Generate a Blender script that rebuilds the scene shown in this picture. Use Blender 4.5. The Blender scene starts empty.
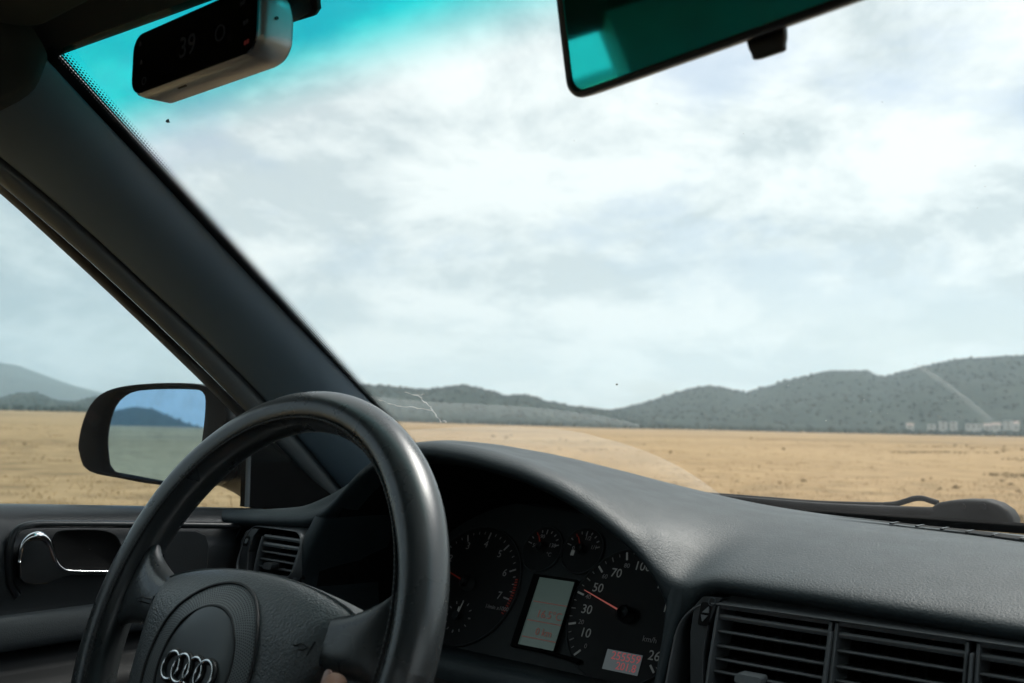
import bpy, bmesh, math, random
from math import sin, cos, tan, atan2, radians, pi, sqrt
from mathutils import Vector, Matrix, noise
from mathutils.bvhtree import BVHTree

S = bpy.context.scene
COL = S.collection
random.seed(7)

# ------------------------------------------------------------------ camera
EYE = 1.10                                   # the camera's height above the ground (m)
CAMP = Vector((0.26, 0.0, EYE))              # held over the front passenger seat
FPX = 1000.0                                 # focal length in pixels of a 1024 wide frame
YAW, ROLL = radians(40), radians(1.2)
PITCH = atan2(426 - 341.5, FPX)
Fv = Vector((-sin(YAW)*cos(PITCH), cos(YAW)*cos(PITCH), sin(PITCH)))
R0 = Vector((cos(YAW), sin(YAW), 0)); U0 = R0.cross(Fv)
Rv = R0*cos(ROLL) + U0*sin(ROLL); Uv = U0*cos(ROLL) - R0*sin(ROLL)

def ray(px, py): return Fv + Rv*((px-512)/FPX) - Uv*((py-341.5)/FPX)
def at(px, py, X=None, Y=None, Z=None):      # photo measurement -> point on a plane of the car (Z relative to eye)
    d = ray(px, py)
    if Y is not None: k = Y/d.y
    elif X is not None: k = (X-CAMP.x)/d.x
    else: k = Z/d.z
    return CAMP + d*k
def onplane(px, py, o, n):
    d = ray(px, py); return CAMP + d*((o-CAMP).dot(n)/d.dot(n))

# ------------------------------------------------------------------ materials
def new_mat(name):
    m = bpy.data.materials.new(name); m.use_nodes = True
    nt = m.node_tree; nt.nodes.clear()
    out = nt.nodes.new('ShaderNodeOutputMaterial')
    return m, nt, out
def N(nt, typ, **kw):
    n = nt.nodes.new('ShaderNode'+typ)
    for k, v in kw.items():
        if k in n.inputs: n.inputs[k].default_value = v
        else: setattr(n, k, v)
    return n
def c4(c): return (c[0], c[1], c[2], 1)
def pbr(name, col, rough=.5, metal=0, spec=.5, grain=0, gscale=350, gdist=.0004, mottle=.12, emit=None, estr=0, coat=0, wear=0):
    m, nt, out = new_mat(name)
    b = N(nt, 'BsdfPrincipled', Roughness=rough, Metallic=metal)
    b.inputs['Specular IOR Level'].default_value = spec
    b.inputs['Coat Weight'].default_value = coat
    tc = N(nt, 'TexCoord')
    ns = N(nt, 'TexNoise', Scale=9.0, Detail=5.0); nt.links.new(tc.outputs['Object'], ns.inputs['Vector'])
    mx = N(nt, 'Mix', data_type='RGBA'); mx.inputs[6].default_value = c4([v*(1-mottle) for v in col]); mx.inputs[7].default_value = c4([v*(1+mottle) for v in col])
    nt.links.new(ns.outputs['Fac'], mx.inputs[0]); nt.links.new(mx.outputs[2], b.inputs['Base Color'])
    # uneven gloss: dust and handling
    n2 = N(nt, 'TexNoise', Scale=35.0, Detail=6.0); nt.links.new(tc.outputs['Object'], n2.inputs['Vector'])
    mr = N(nt, 'MapRange'); mr.inputs[3].default_value = max(.02, rough-.06-wear); mr.inputs[4].default_value = min(1, rough+.06+wear)
    nt.links.new(n2.outputs['Fac'], mr.inputs[0]); nt.links.new(mr.outputs[0], b.inputs['Roughness'])
    if grain:
        vo = N(nt, 'TexVoronoi', feature='SMOOTH_F1', Scale=gscale); vo.inputs['Smoothness'].default_value = .5
        n3 = N(nt, 'TexNoise', Scale=gscale*.6, Detail=3.0)
        # warp so that the pebbles are irregular
        wv = N(nt, 'VectorMath', operation='MULTIPLY_ADD'); wv.inputs[1].default_value = (.004, .004, .004)
        nt.links.new(n3.outputs['Color'], wv.inputs[0]); nt.links.new(tc.outputs['Object'], wv.inputs[2])
        nt.links.new(tc.outputs['Object'], n3.inputs['Vector']); nt.links.new(wv.outputs[0], vo.inputs['Vector'])
        bp = N(nt, 'Bump', Strength=grain, Distance=gdist); nt.links.new(vo.outputs['Distance'], bp.inputs['Height'])
        bp.invert = True
        nt.links.new(bp.outputs[0], b.inputs['Normal'])
    if emit:
        b.inputs['Emission Color'].default_value = c4(emit); b.inputs['Emission Strength'].default_value = estr
    nt.links.new(b.outputs[0], out.inputs[0])
    return m

M = {}
M['pad'] = pbr('dash_vinyl', (.019,.029,.033), .53, spec=.40, grain=.42, gscale=560, gdist=.0005, mottle=.22, wear=.06)
M['plastic'] = pbr('black_plastic', (.022,.025,.027), .42, grain=.25, gscale=600, gdist=.0003)
M['smooth'] = pbr('smooth_black_plastic', (.02,.022,.024), .30)
M['matte'] = pbr('matte_black', (.006,.006,.006), .75, spec=.15)
M['leather'] = pbr('wheel_leather', (.034,.039,.041), .29, spec=.7, grain=.16, gscale=700, gdist=.0003, wear=.06)
M['cover'] = pbr('cover_vinyl', (.075,.085,.088), .38, spec=.75, grain=.85, gscale=560, gdist=.0006)
M['disc'] = pbr('cover_disc', (.085,.095,.098), .36)
M['ptrim'] = pbr('light_pillar_trim', (.42,.43,.42), .7)
M['frame'] = pbr('vent_frame_plastic', (.10,.108,.112), .30)
M['chrome'] = pbr('chrome', (.85,.86,.87), .12, metal=1, mottle=.02)
M['dchrome'] = pbr('dark_chrome', (.30,.31,.32), .20, metal=1)
M['trim'] = pbr('pillar_trim', (.125,.175,.22), .55, spec=.5, grain=.12, gscale=900)
M['gtrim'] = pbr('grey_trim', (.125,.14,.145), .6, grain=.1, gscale=900)
M['cloth'] = pbr('door_cloth', (.075,.085,.09), .85, spec=.2, grain=.5, gscale=900)
M['headliner'] = pbr('headliner_cloth', (.055,.055,.052), .95, spec=.1, grain=.4, gscale=900)
M['rubber'] = pbr('rubber', (.010,.011,.012), .7, spec=.3)
M['paint'] = pbr('black_car_paint', (.012,.013,.015), .18, coat=.6)
M['white'] = pbr('dial_white', (.38,.40,.39), .6, emit=(.7,.75,.72), estr=.03)
M['wsoft'] = pbr('dial_grey', (.30,.30,.30), .6, emit=(.5,.5,.5), estr=.012)
M['red'] = pbr('dial_red', (.25,.03,.02), .5, emit=(.8,.10,.06), estr=.022)
M['needle'] = pbr('needle_red', (.60,.14,.12), .5, emit=(.8,.22,.18), estr=.16)
M['dial'] = pbr('dial_black', (.006,.007,.007), .6)
M['lcd'] = pbr('lcd', (.09,.12,.105), .3, emit=(.24,.36,.32), estr=.072)
M['lcdtext'] = pbr('lcd_text', (.4,.1,.08), .5, emit=(.7,.3,.25), estr=.05)
M['odo'] = pbr('odometer_lcd', (.10,.12,.12), .3, emit=(.30,.36,.38), estr=.11)
M['odotext'] = pbr('odometer_text', (.6,.1,.1), .5, emit=(.95,.22,.24), estr=.13)
M['scr'] = pbr('black_screen_glass', (.004,.004,.005), .10)
M['scrtext'] = pbr('screen_grey', (.008,.008,.008), .9, spec=.1, emit=(.5,.55,.55), estr=.0035)
M['scrred'] = pbr('screen_red', (.1,.02,.02), .5, emit=(.8,.12,.1), estr=.03)
M['silver'] = pbr('silver_body', (.34,.345,.35), .34, metal=.5)
M['skin'] = pbr('skin', (.42,.23,.16), .5, grain=.15, gscale=900)
M['nail'] = pbr('nail', (.50,.30,.24), .3)
M['hair'] = pbr('hair', (.02,.014,.01), .6)
M['jacket'] = pbr('jacket_cloth', (.022,.024,.03), .9)
M['jeans'] = pbr('jeans_cloth', (.03,.04,.07), .9)
M['seat'] = pbr('seat_cloth', (.03,.033,.036), .9)
M['icon'] = pbr('moulded_icon', (.006,.006,.006), .5)

def perforated(name, col):
    m, nt, out = new_mat(name)
    b = N(nt, 'BsdfPrincipled', Roughness=.45)
    tc = N(nt, 'TexCoord'); sx = N(nt, 'SeparateXYZ'); nt.links.new(tc.outputs['UV'], sx.inputs[0])
    fx = N(nt, 'Math', operation='FRACT'); fy = N(nt, 'Math', operation='FRACT')
    # offset every second row
    fl = N(nt, 'Math', operation='FLOOR'); md = N(nt, 'Math', operation='MODULO'); md.inputs[1].default_value = 2
    hf = N(nt, 'Math', operation='MULTIPLY_ADD'); hf.inputs[1].default_value = .5
    nt.links.new(sx.outputs[1], fl.inputs[0]); nt.links.new(fl.outputs[0], md.inputs[0]); nt.links.new(md.outputs[0], hf.inputs[0]); nt.links.new(sx.outputs[0], hf.inputs[2])
    nt.links.new(hf.outputs[0], fx.inputs[0]); nt.links.new(sx.outputs[1], fy.inputs[0])
    cb = N(nt, 'CombineXYZ'); nt.links.new(fx.outputs[0], cb.inputs[0]); nt.links.new(fy.outputs[0], cb.inputs[1])
    ds = N(nt, 'VectorMath', operation='DISTANCE'); ds.inputs[1].default_value = (.5,.5,0); nt.links.new(cb.outputs[0], ds.inputs[0])
    mr = N(nt, 'MapRange'); mr.inputs[1].default_value=.22; mr.inputs[2].default_value=.36; nt.links.new(ds.outputs['Value'], mr.inputs[0])
    mx = N(nt, 'Mix', data_type='RGBA'); mx.inputs[6].default_value=(.002,.002,.002,1); mx.inputs[7].default_value=c4(col)
    nt.links.new(mr.outputs[0], mx.inputs[0]); nt.links.new(mx.outputs[2], b.inputs['Base Color'])
    bp = N(nt, 'Bump', Strength=.8, Distance=.0006); nt.links.new(mr.outputs[0], bp.inputs['Height']); nt.links.new(bp.outputs[0], b.inputs['Normal'])
    nt.links.new(b.outputs[0], out.inputs[0]); return m
M['perf'] = perforated('perforated_vinyl', (.16,.175,.178))

def thin_glass(name, tint, tint_top=None, refl=1.0, film=.02, fs=(.80,.93)):
    """Single-sheet pane: transmits with a tint, mirrors by Schlick, carries a faint uneven film of dust."""
    m, nt, out = new_mat(name)
    tr = N(nt, 'BsdfTransparent'); tr.inputs[0].default_value = c4(tint)
    tc = N(nt, 'TexCoord')
    if tint_top:
        sx = N(nt, 'SeparateXYZ'); nt.links.new(tc.outputs['UV'], sx.inputs[0])
        mr = N(nt, 'MapRange', interpolation_type='SMOOTHSTEP'); mr.inputs[1].default_value=fs[0]; mr.inputs[2].default_value=fs[1]
        nt.links.new(sx.outputs[1], mr.inputs[0])
        mx = N(nt, 'Mix', data_type='RGBA'); mx.inputs[6].default_value=c4(tint); mx.inputs[7].default_value=c4(tint_top)
        nt.links.new(mr.outputs[0], mx.inputs[0]); nt.links.new(mx.outputs[2], tr.inputs[0])
    lw = N(nt, 'LayerWeight', Blend=.5)
    pw = N(nt, 'Math', operation='POWER'); pw.inputs[1].default_value = 5
    ma = N(nt, 'Math', operation='MULTIPLY_ADD'); ma.inputs[1].default_value=.9*refl; ma.inputs[2].default_value=.05*refl
    nt.links.new(lw.outputs['Facing'], pw.inputs[0]); nt.links.new(pw.outputs[0], ma.inputs[0])
    gl = N(nt, 'BsdfGlossy', Roughness=.02)
    ms = N(nt, 'MixShader'); nt.links.new(ma.outputs[0], ms.inputs[0]); nt.links.new(tr.outputs[0], ms.inputs[1]); nt.links.new(gl.outputs[0], ms.inputs[2])
    # dust film
    tl = N(nt, 'BsdfTranslucent'); tl.inputs[0].default_value=(.8,.82,.82,1)
    ns = N(nt, 'TexNoise', Scale=4.0, Detail=8.0, Roughness=.65); nt.links.new(tc.outputs['Object'], ns.inputs['Vector'])
    m2 = N(nt, 'MapRange'); m2.inputs[1].default_value=.35; m2.inputs[2].default_value=.75; m2.inputs[3].default_value=film*.3; m2.inputs[4].default_value=film*1.6
    nt.links.new(ns.outputs['Fac'], m2.inputs[0])
    m3 = N(nt, 'MixShader'); nt.links.new(m2.outputs[0], m3.inputs[0]); nt.links.new(ms.outputs[0], m3.inputs[1]); nt.links.new(tl.outputs[0], m3.inputs[2])
    nt.links.new(m3.outputs[0], out.inputs[0]); return m
M['windscreen'] = thin_glass('windscreen_glass', (.91,.95,.945), (.015,.66,.68), refl=.55, film=.014, fs=(.855,.95))
M['sideglass'] = thin_glass('side_glass', (.74,.84,.86), refl=.5, film=.012)
M['openglass'] = thin_glass('passenger_glass', (.92,.95,.95), refl=.5, film=.015)
M['clearglass'] = thin_glass('clear_side_glass', (.74,.80,.81), refl=.5, film=.02)

def film_mat(name, dens, streak=None, col=(.85,.86,.85)):
    """Dried dirt on the glass: mostly clear, scatters a little light."""
    m, nt, out = new_mat(name)
    tr = N(nt, 'BsdfTransparent'); tl = N(nt, 'BsdfTranslucent'); tl.inputs[0].default_value=c4(col)
    df = N(nt, 'BsdfDiffuse'); df.inputs[0].default_value=c4(col)
    mm = N(nt, 'MixShader'); mm.inputs[0].default_value=.35; nt.links.new(tl.outputs[0], mm.inputs[1]); nt.links.new(df.outputs[0], mm.inputs[2])
    ms = N(nt, 'MixShader')
    tc = N(nt, 'TexCoord')
    mp = N(nt, 'Mapping'); nt.links.new(tc.outputs['UV' if streak else 'Object'], mp.inputs[0])
    if streak: mp.inputs['Scale'].default_value = streak
    ns = N(nt, 'TexNoise', Scale=6.0, Detail=6.0); nt.links.new(mp.outputs[0], ns.inputs['Vector'])
    mr = N(nt, 'MapRange'); mr.inputs[1].default_value=.3; mr.inputs[2].default_value=.75; mr.inputs[3].default_value=dens*.45; mr.inputs[4].default_value=dens*1.4
    nt.links.new(ns.outputs['Fac'], mr.inputs[0])
    # edges fade out through v
    sx = N(nt, 'SeparateXYZ'); nt.links.new(tc.outputs['UV'], sx.inputs[0])
    ed = N(nt, 'MapRange', interpolation_type='SMOOTHSTEP'); ed.inputs[1].default_value=0; ed.inputs[2].default_value=.9; ed.inputs[3].default_value=1; ed.inputs[4].default_value=.15
    nt.links.new(sx.outputs[1], ed.inputs[0])
    mu = N(nt, 'Math', operation='MULTIPLY'); nt.links.new(mr.outputs[0], mu.inputs[0]); nt.links.new(ed.outputs[0], mu.inputs[1])
    nt.links.new(mu.outputs[0], ms.inputs[0]); nt.links.new(tr.outputs[0], ms.inputs[1]); nt.links.new(mm.outputs[0], ms.inputs[2])
    nt.links.new(ms.outputs[0], out.inputs[0]); return m
M['film'] = film_mat('dried_dirt_film', .13)
M['smear'] = film_mat('wiper_smear', .10, (1, 14, 1))
M['crack'] = film_mat('scratch', .55)

def frit_mat():
    """Black ceramic edge print: solid at the edge, then dots that shrink inwards (UV in dot pitches)."""
    m, nt, out = new_mat('frit_print')
    tr = N(nt, 'BsdfTransparent'); bk = N(nt, 'BsdfPrincipled', Roughness=.4); bk.inputs['Base Color'].default_value=(.006,.006,.006,1)
    tc = N(nt, 'TexCoord'); sx = N(nt, 'SeparateXYZ'); nt.links.new(tc.outputs['UV'], sx.inputs[0])
    fl = N(nt, 'Math', operation='FLOOR'); md = N(nt, 'Math', operation='MODULO'); md.inputs[1].default_value=2
    hf = N(nt, 'Math', operation='MULTIPLY_ADD'); hf.inputs[1].default_value=.5
    nt.links.new(sx.outputs[1], fl.inputs[0]); nt.links.new(fl.outputs[0], md.inputs[0]); nt.links.new(md.outputs[0], hf.inputs[0]); nt.links.new(sx.outputs[0], hf.inputs[2])
    fx = N(nt, 'Math', operation='FRACT'); fy = N(nt, 'Math', operation='FRACT'); nt.links.new(hf.outputs[0], fx.inputs[0]); nt.links.new(sx.outputs[1], fy.inputs[0])
    cb = N(nt, 'CombineXYZ'); nt.links.new(fx.outputs[0], cb.inputs[0]); nt.links.new(fy.outputs[0], cb.inputs[1])
    ds = N(nt, 'VectorMath', operation='DISTANCE'); ds.inputs[1].default_value=(.5,.5,0); nt.links.new(cb.outputs[0], ds.inputs[0])
    rr = N(nt, 'MapRange'); rr.inputs[1].default_value=1.2; rr.inputs[2].default_value=6.5; rr.inputs[3].default_value=.74; rr.inputs[4].default_value=.10
    nt.links.new(fl.outputs[0], rr.inputs[0])
    lt = N(nt, 'Math', operation='LESS_THAN'); nt.links.new(ds.outputs['Value'], lt.inputs[0]); nt.links.new(rr.outputs[0], lt.inputs[1])
    ms = N(nt, 'MixShader'); nt.links.new(lt.outputs[0], ms.inputs[0]); nt.links.new(tr.outputs[0], ms.inputs[1]); nt.links.new(bk.outputs[0], ms.inputs[2])
    nt.links.new(ms.outputs[0], out.inputs[0]); return m
M['frit'] = frit_mat()

def mirror_mat(name, col, dust, rough=.012):
    m, nt, out = new_mat(name)
    g = N(nt, 'BsdfGlossy', Roughness=rough); g.inputs[0].default_value=c4(col)
    d = N(nt, 'BsdfDiffuse'); d.inputs[0].default_value=(.30,.36,.36,1)
    tc = N(nt, 'TexCoord')
    a = N(nt, 'TexNoise', Scale=40.0, Detail=8.0); nt.links.new(tc.outputs['Object'], a.inputs['Vector'])
    mr = N(nt, 'MapRange'); mr.inputs[1].default_value=.4; mr.inputs[2].default_value=.8; mr.inputs[3].default_value=dust*.4; mr.inputs[4].default_value=dust*2.5
    nt.links.new(a.outputs['Fac'], mr.inputs[0])
    ms = N(nt, 'MixShader'); nt.links.new(mr.outputs[0], ms.inputs[0]); nt.links.new(g.outputs[0], ms.inputs[1]); nt.links.new(d.outputs[0], ms.inputs[2])
    nt.links.new(ms.outputs[0], out.inputs[0]); return m
M['wingglass'] = mirror_mat('blue_mirror_glass', (.44,.68,.97), .07)
M['rearglass'] = mirror_mat('teal_mirror_glass', (.03,.80,.74), .03, .045)

def speckled_paint():
    m, nt, out = new_mat('dusty_black_plastic')
    b = N(nt, 'BsdfPrincipled', Roughness=.38); b.inputs['Specular IOR Level'].default_value=.22; tc = N(nt, 'TexCoord')
    vo = N(nt, 'TexVoronoi', Scale=170.0); nt.links.new(tc.outputs['Object'], vo.inputs['Vector'])
    ns = N(nt, 'TexNoise', Scale=45.0); nt.links.new(tc.outputs['Object'], ns.inputs['Vector'])
    th = N(nt, 'Math', operation='MULTIPLY_ADD'); th.inputs[1].default_value=.42; th.inputs[2].default_value=-.16; nt.links.new(ns.outputs['Fac'], th.inputs[0])
    lt = N(nt, 'Math', operation='LESS_THAN'); nt.links.new(vo.outputs['Distance'], lt.inputs[0]); nt.links.new(th.outputs[0], lt.inputs[1])
    mx = N(nt, 'Mix', data_type='RGBA'); mx.inputs[6].default_value=(.005,.006,.007,1); mx.inputs[7].default_value=(.08,.09,.09,1)
    nt.links.new(lt.outputs[0], mx.inputs[0]); nt.links.new(mx.outputs[2], b.inputs['Base Color']); nt.links.new(b.outputs[0], out.inputs[0]); return m
M['dusty'] = speckled_paint()

def field_mat():
    m, nt, out = new_mat('dry_stubble_field')
    b = N(nt, 'BsdfPrincipled', Roughness=.95); b.inputs['Specular IOR Level'].default_value=.1
    tc = N(nt, 'TexCoord')
    def nz(scale, det, vec=(1,1,1), rough=.6):
        mp = N(nt, 'Mapping'); mp.inputs['Scale'].default_value=vec; mp.inputs['Rotation'].default_value=(0,0,radians(25)); nt.links.new(tc.outputs['Object'], mp.inputs[0])
        n = N(nt, 'TexNoise', Scale=scale, Detail=det, Roughness=rough); nt.links.new(mp.outputs[0], n.inputs['Vector']); return n
    a = nz(.035, 6, (1,.35,1)); c = nz(.9, 8); e = nz(.012, 4); g = nz(6.0, 6)
    r1 = N(nt, 'ValToRGB'); cr = r1.color_ramp
    cr.elements[0].position=.40; cr.elements[0].color=(.17,.118,.062,1); cr.elements[1].position=.60; cr.elements[1].color=(.35,.245,.132,1)
    k = cr.elements.new(.48); k.color=(.258,.176,.092,1)
    av = N(nt, 'Math', operation='MULTIPLY_ADD'); av.inputs[1].default_value=.45
    m2 = N(nt, 'Math', operation='MULTIPLY'); m2.inputs[1].default_value=.55; nt.links.new(c.outputs['Fac'], m2.inputs[0])
    e5=N(nt,'Math',operation='MULTIPLY_ADD'); e5.inputs[1].default_value=.55; nt.links.new(e.outputs['Fac'],e5.inputs[0]); e6=N(nt,'Math',operation='ADD'); e6.inputs[1].default_value=-.275; nt.links.new(a.outputs['Fac'],e6.inputs[0]); nt.links.new(e6.outputs[0],e5.inputs[2]); nt.links.new(e5.outputs[0], av.inputs[0]); nt.links.new(m2.outputs[0], av.inputs[2]); nt.links.new(av.outputs[0], r1.inputs[0])
    # grey-green weedy patches
    mr = N(nt, 'MapRange'); mr.inputs[1].default_value=.60; mr.inputs[2].default_value=.70; nt.links.new(e.outputs['Fac'], mr.inputs[0])
    m3 = N(nt, 'MapRange'); m3.inputs[1].default_value=.45; m3.inputs[2].default_value=.60; nt.links.new(g.outputs['Fac'], m3.inputs[0])
    mu = N(nt, 'Math', operation='MULTIPLY'); nt.links.new(mr.outputs[0], mu.inputs[0]); nt.links.new(m3.outputs[0], mu.inputs[1])
    mx = N(nt, 'Mix', data_type='RGBA'); mx.inputs[7].default_value=(.20,.165,.10,1); nt.links.new(mu.outputs[0], mx.inputs[0]); nt.links.new(r1.outputs[0], mx.inputs[6])
    nt.links.new(mx.outputs[2], b.inputs['Base Color'])
    bp = N(nt, 'Bump', Strength=.8, Distance=.12); nt.links.new(c.outputs['Fac'], bp.inputs['Height']); nt.links.new(bp.outputs[0], b.inputs['Normal'])
    nt.links.new(b.outputs[0], out.inputs[0]); return m
M['field'] = field_mat()
def hill_mat(name, c0, c1):
    m, nt, out = new_mat(name)
    b = N(nt, 'BsdfPrincipled', Roughness=.95); b.inputs['Specular IOR Level'].default_value=.05
    tc = N(nt, 'TexCoord'); a = N(nt, 'TexNoise', Scale=.03, Detail=10.0, Roughness=.75); nt.links.new(tc.outputs['Object'], a.inputs['Vector'])
    r = N(nt, 'ValToRGB'); r.color_ramp.elements[0].position=.38; r.color_ramp.elements[0].color=c4(c0); r.color_ramp.elements[1].position=.66; r.color_ramp.elements[1].color=c4(c1)
    nt.links.new(a.outputs['Fac'], r.inputs[0]); nt.links.new(r.outputs[0], b.inputs['Base Color']); nt.links.new(b.outputs[0], out.inputs[0]); return m
M['hill'] = hill_mat('wooded_hillside', (.010,.022,.020), (.034,.048,.040))
M['wood'] = pbr('tree_foliage', (.030,.047,.042), .9, spec=.1, mottle=.5)
M['straw'] = pbr('dry_grass', (.33,.225,.115), .9, spec=.1, mottle=.35)
M['weed'] = pbr('dull_weeds', (.24,.185,.105), .9, spec=.1, mottle=.4)
M['house'] = pbr('white_render', (.50,.51,.51), .85, mottle=.05)
M['tile'] = pbr('roof_tile', (.27,.21,.18), .85)
M['pane'] = pbr('dark_window', (.03,.035,.04), .2)

# ------------------------------------------------------------------ object helpers
def wpos(o):
    v = Vector((0,0,0))
    while o: v += o.location; o = o.parent
    return v
def link(o, parent=None, label=None):
    COL.objects.link(o)
    if parent is not None:
        o.parent = parent; o.location = -wpos(parent)
    if label: o['label'] = label
    return o
def empty(name, loc=(0,0,0), parent=None, label=None, cat=None, group=None):
    o = bpy.data.objects.new(name, None); o.empty_display_size=.1; COL.objects.link(o)
    if parent is not None: o.parent = parent; o.location = Vector(loc) - wpos(parent)
    else: o.location = loc
    if label: o['label']=label
    if cat: o['category']=cat
    if group: o['group']=group
    return o
def mesh(name, V, Fc, mat, parent=None, smooth=True, sub=0, solid=0, soff=-1, bevel=0, uv=None, label=None):
    me = bpy.data.meshes.new(name); me.from_pydata([tuple(v) for v in V], [], Fc); me.update()
    me.materials.append(M[mat] if isinstance(mat, str) else mat)
    if smooth: me.polygons.foreach_set('use_smooth', [True]*len(me.polygons))
    if uv:
        l = me.uv_layers.new(name='UVMap')
        for lp in me.loops: l.data[lp.index].uv = uv[lp.vertex_index]
    o = bpy.data.objects.new(name, me); link(o, parent, label)
    if bevel:
        b = o.modifiers.new('bevel','BEVEL'); b.width=bevel; b.segments=3; b.limit_method='ANGLE'
    if solid:
        s = o.modifiers.new('solid','SOLIDIFY'); s.thickness=solid; s.offset=soff
    if sub:
        s = o.modifiers.new('sub','SUBSURF'); s.levels=sub; s.render_levels=sub
    return o
def grid(rows, closed=False):
    V=[]; Fc=[]; n=len(rows[0])
    for r in rows: V += list(r)
    for i in range(len(rows)-1):
        for j in range(n if closed else n-1):
            k=(j+1)%n; Fc.append((i*n+j, i*n+k, (i+1)*n+k, (i+1)*n+j))
    return V, Fc
class MB:
    def __init__(s): s.V=[]; s.F=[]; s.uv=None
    def add(s, V, Fc):
        o=len(s.V); s.V += [Vector(v) for v in V]; s.F += [tuple(i+o for i in f) for f in Fc]; return s
    def box(s, lo, hi, m=None):
        x0,y0,z0=lo; x1,y1,z1=hi
        V=[Vector(p) for p in ((x0,y0,z0),(x1,y0,z0),(x1,y1,z0),(x0,y1,z0),(x0,y0,z1),(x1,y0,z1),(x1,y1,z1),(x0,y1,z1))]
        if m: V=[m@v for v in V]
        return s.add(V, [(0,3,2,1),(4,5,6,7),(0,1,5,4),(1,2,6,5),(2,3,7,6),(3,0,4,7)])
    def tube(s, P, r, n=10, closed=False, up=None, caps=True, ratio=1.0):
        P=[Vector(p) for p in P]; L=len(P); rows=[]
        rr = r if isinstance(r,(list,tuple)) else [r]*L
        prev=None
        for i,p in enumerate(P):
            a=P[(i-1)%L] if (closed or i>0) else p; b=P[(i+1)%L] if (closed or i<L-1) else p
            t=(b-a).normalized()
            u=Vector(up) if up else (prev if prev else (Vector((0,0,1)) if abs(t.z)<.9 else Vector((1,0,0))))
            w=t.cross(u).normalized(); u=w.cross(t).normalized(); prev=u
            rows.append([p+(u*cos(2*pi*k/n)*ratio+w*sin(2*pi*k/n))*rr[i] for k in range(n)])
        if closed: rows.append(rows[0])
        V,Fc=grid(rows,True)
        if not closed and caps:
            Fc.append(tuple(range(n))); Fc.append(tuple(len(V)-1-k for k in range(n)))
        return s.add(V,Fc)
    def prism(s, poly, d):                    # closed polygon extruded by vector d
        n=len(poly); P=[Vector(p) for p in poly]; V=P+[p+Vector(d) for p in P]
        return s.add(V, [tuple(reversed(range(n)))] + [tuple(range(n,2*n))] + [(i,(i+1)%n,n+(i+1)%n,n+i) for i in range(n)])
    def build(s, name, mat, parent=None, **kw): return mesh(name, s.V, s.F, mat, parent, **kw)
def interp(T, x):
    if x<=T[0][0]: return T[0][1]
    for (a,b),(c,d) in zip(T,T[1:]):
        if x<=c: return b+(d-b)*(x-a)/(c-a)
    return T[-1][1]
def smooth_curve(P, n):                       # Catmull-Rom through points
    P=[Vector(p) for p in P]; out=[]
    for i in range(len(P)-1):
        p0=P[max(i-1,0)];p1=P[i];p2=P[i+1];p3=P[min(i+2,len(P)-1)]
        for k in range(n):
            t=k/n
            out.append(.5*((2*p1)+(p2-p0)*t+(2*p0-5*p1+4*p2-p3)*t*t+(3*p1-p0-3*p2+p3)*t**3))
    out.append(P[-1]); return out
def rrect(w, h, r, n=5):                      # rounded rectangle outline (x,y), ccw
    out=[]
    for cx,cy,a0 in ((w/2-r,h/2-r,0),(-w/2+r,h/2-r,90),(-w/2+r,-h/2+r,180),(w/2-r,-h/2+r,270)):
        for k in range(n+1):
            a=radians(a0+90*k/n); out.append((cx+r*cos(a), cy+r*sin(a)))
    return out
def text(name, s, o, ex, ey, size, mat, parent, lift=.0006, align='CENTER'):
    cu=bpy.data.curves.new(name,'FONT'); cu.body=s; cu.size=size; cu.align_x=align; cu.align_y='CENTER'; cu.extrude=.00012
    cu.resolution_u=3
    t=bpy.data.objects.new(name,cu)
    me=bpy.data.meshes.new_from_object(t); bpy.data.objects.remove(t); bpy.data.curves.remove(cu)
    me.name=name; me.materials.clear(); me.materials.append(M[mat])
    ez=ex.cross(ey); mt=Matrix((ex,ey,ez)).transposed().to_4x4(); mt.translation=o+ez*lift
    me.transform(mt); ob=bpy.data.objects.new(name,me); return link(ob,parent)
Z = lambda z: EYE+z

# ================================================================== THE CAR
car = empty('car', (0,0,0), label='black leather and plastic car interior with steering wheel, dashboard and windscreen', cat='car')

# ------------------------------------------------ windscreen
BL=Vector((-.715,1.055,Z(-.10))); TL=Vector((-.56,.387,Z(.2967)))
def W(s,t,off=0):
    b=Vector((.715*s, 1.13-.075*s*s, Z(-.10))); u=Vector((.56*s, .455-.068*s*s, Z(.325)-.0283*s*s))
    p=b.lerp(u,t); nrm=Vector((0,.51,.86))
    return p+nrm*(.028*4*t*(1-t)*(1-s*s)-off)
rows=[[W(-1+2*i/28, j/16) for i in range(29)] for j in range(18)]
V,Fc=grid(rows); uv=[(i/28, j/16) for j in range(18) for i in range(29)]
windscreen=mesh('windscreen',V,Fc,'windscreen',car,uv=uv)
_r=[[W(-1.2+2.4*i/40, -.12+1.25*j/20) for i in range(41)] for j in range(21)]
gbvh=BVHTree.FromPolygons(*grid(_r))
def onglass(px,py,off=.002):
    d=ray(px,py).normalized(); loc,nr,_,_=gbvh.ray_cast(CAMP,d)
    return loc-d*off
# edge print along both pillars
for sg in (-1,1):
    rows=[];uv=[]
    for j in range(41):
        t=j/40*1.07; e=W(sg,t,.003); i2=W(sg*.9,t,.003); d=(i2-e).normalized()
        e=e+d*-.0215
        r=[]
        for k in range(8): r.append(e+d*(.036*k/7)); uv.append((t*255, 12*k/7-5))
        rows.append(r)
    V,Fc=grid(rows); mesh('edge_print',V,Fc,'frit',windscreen,uv=uv)
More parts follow.
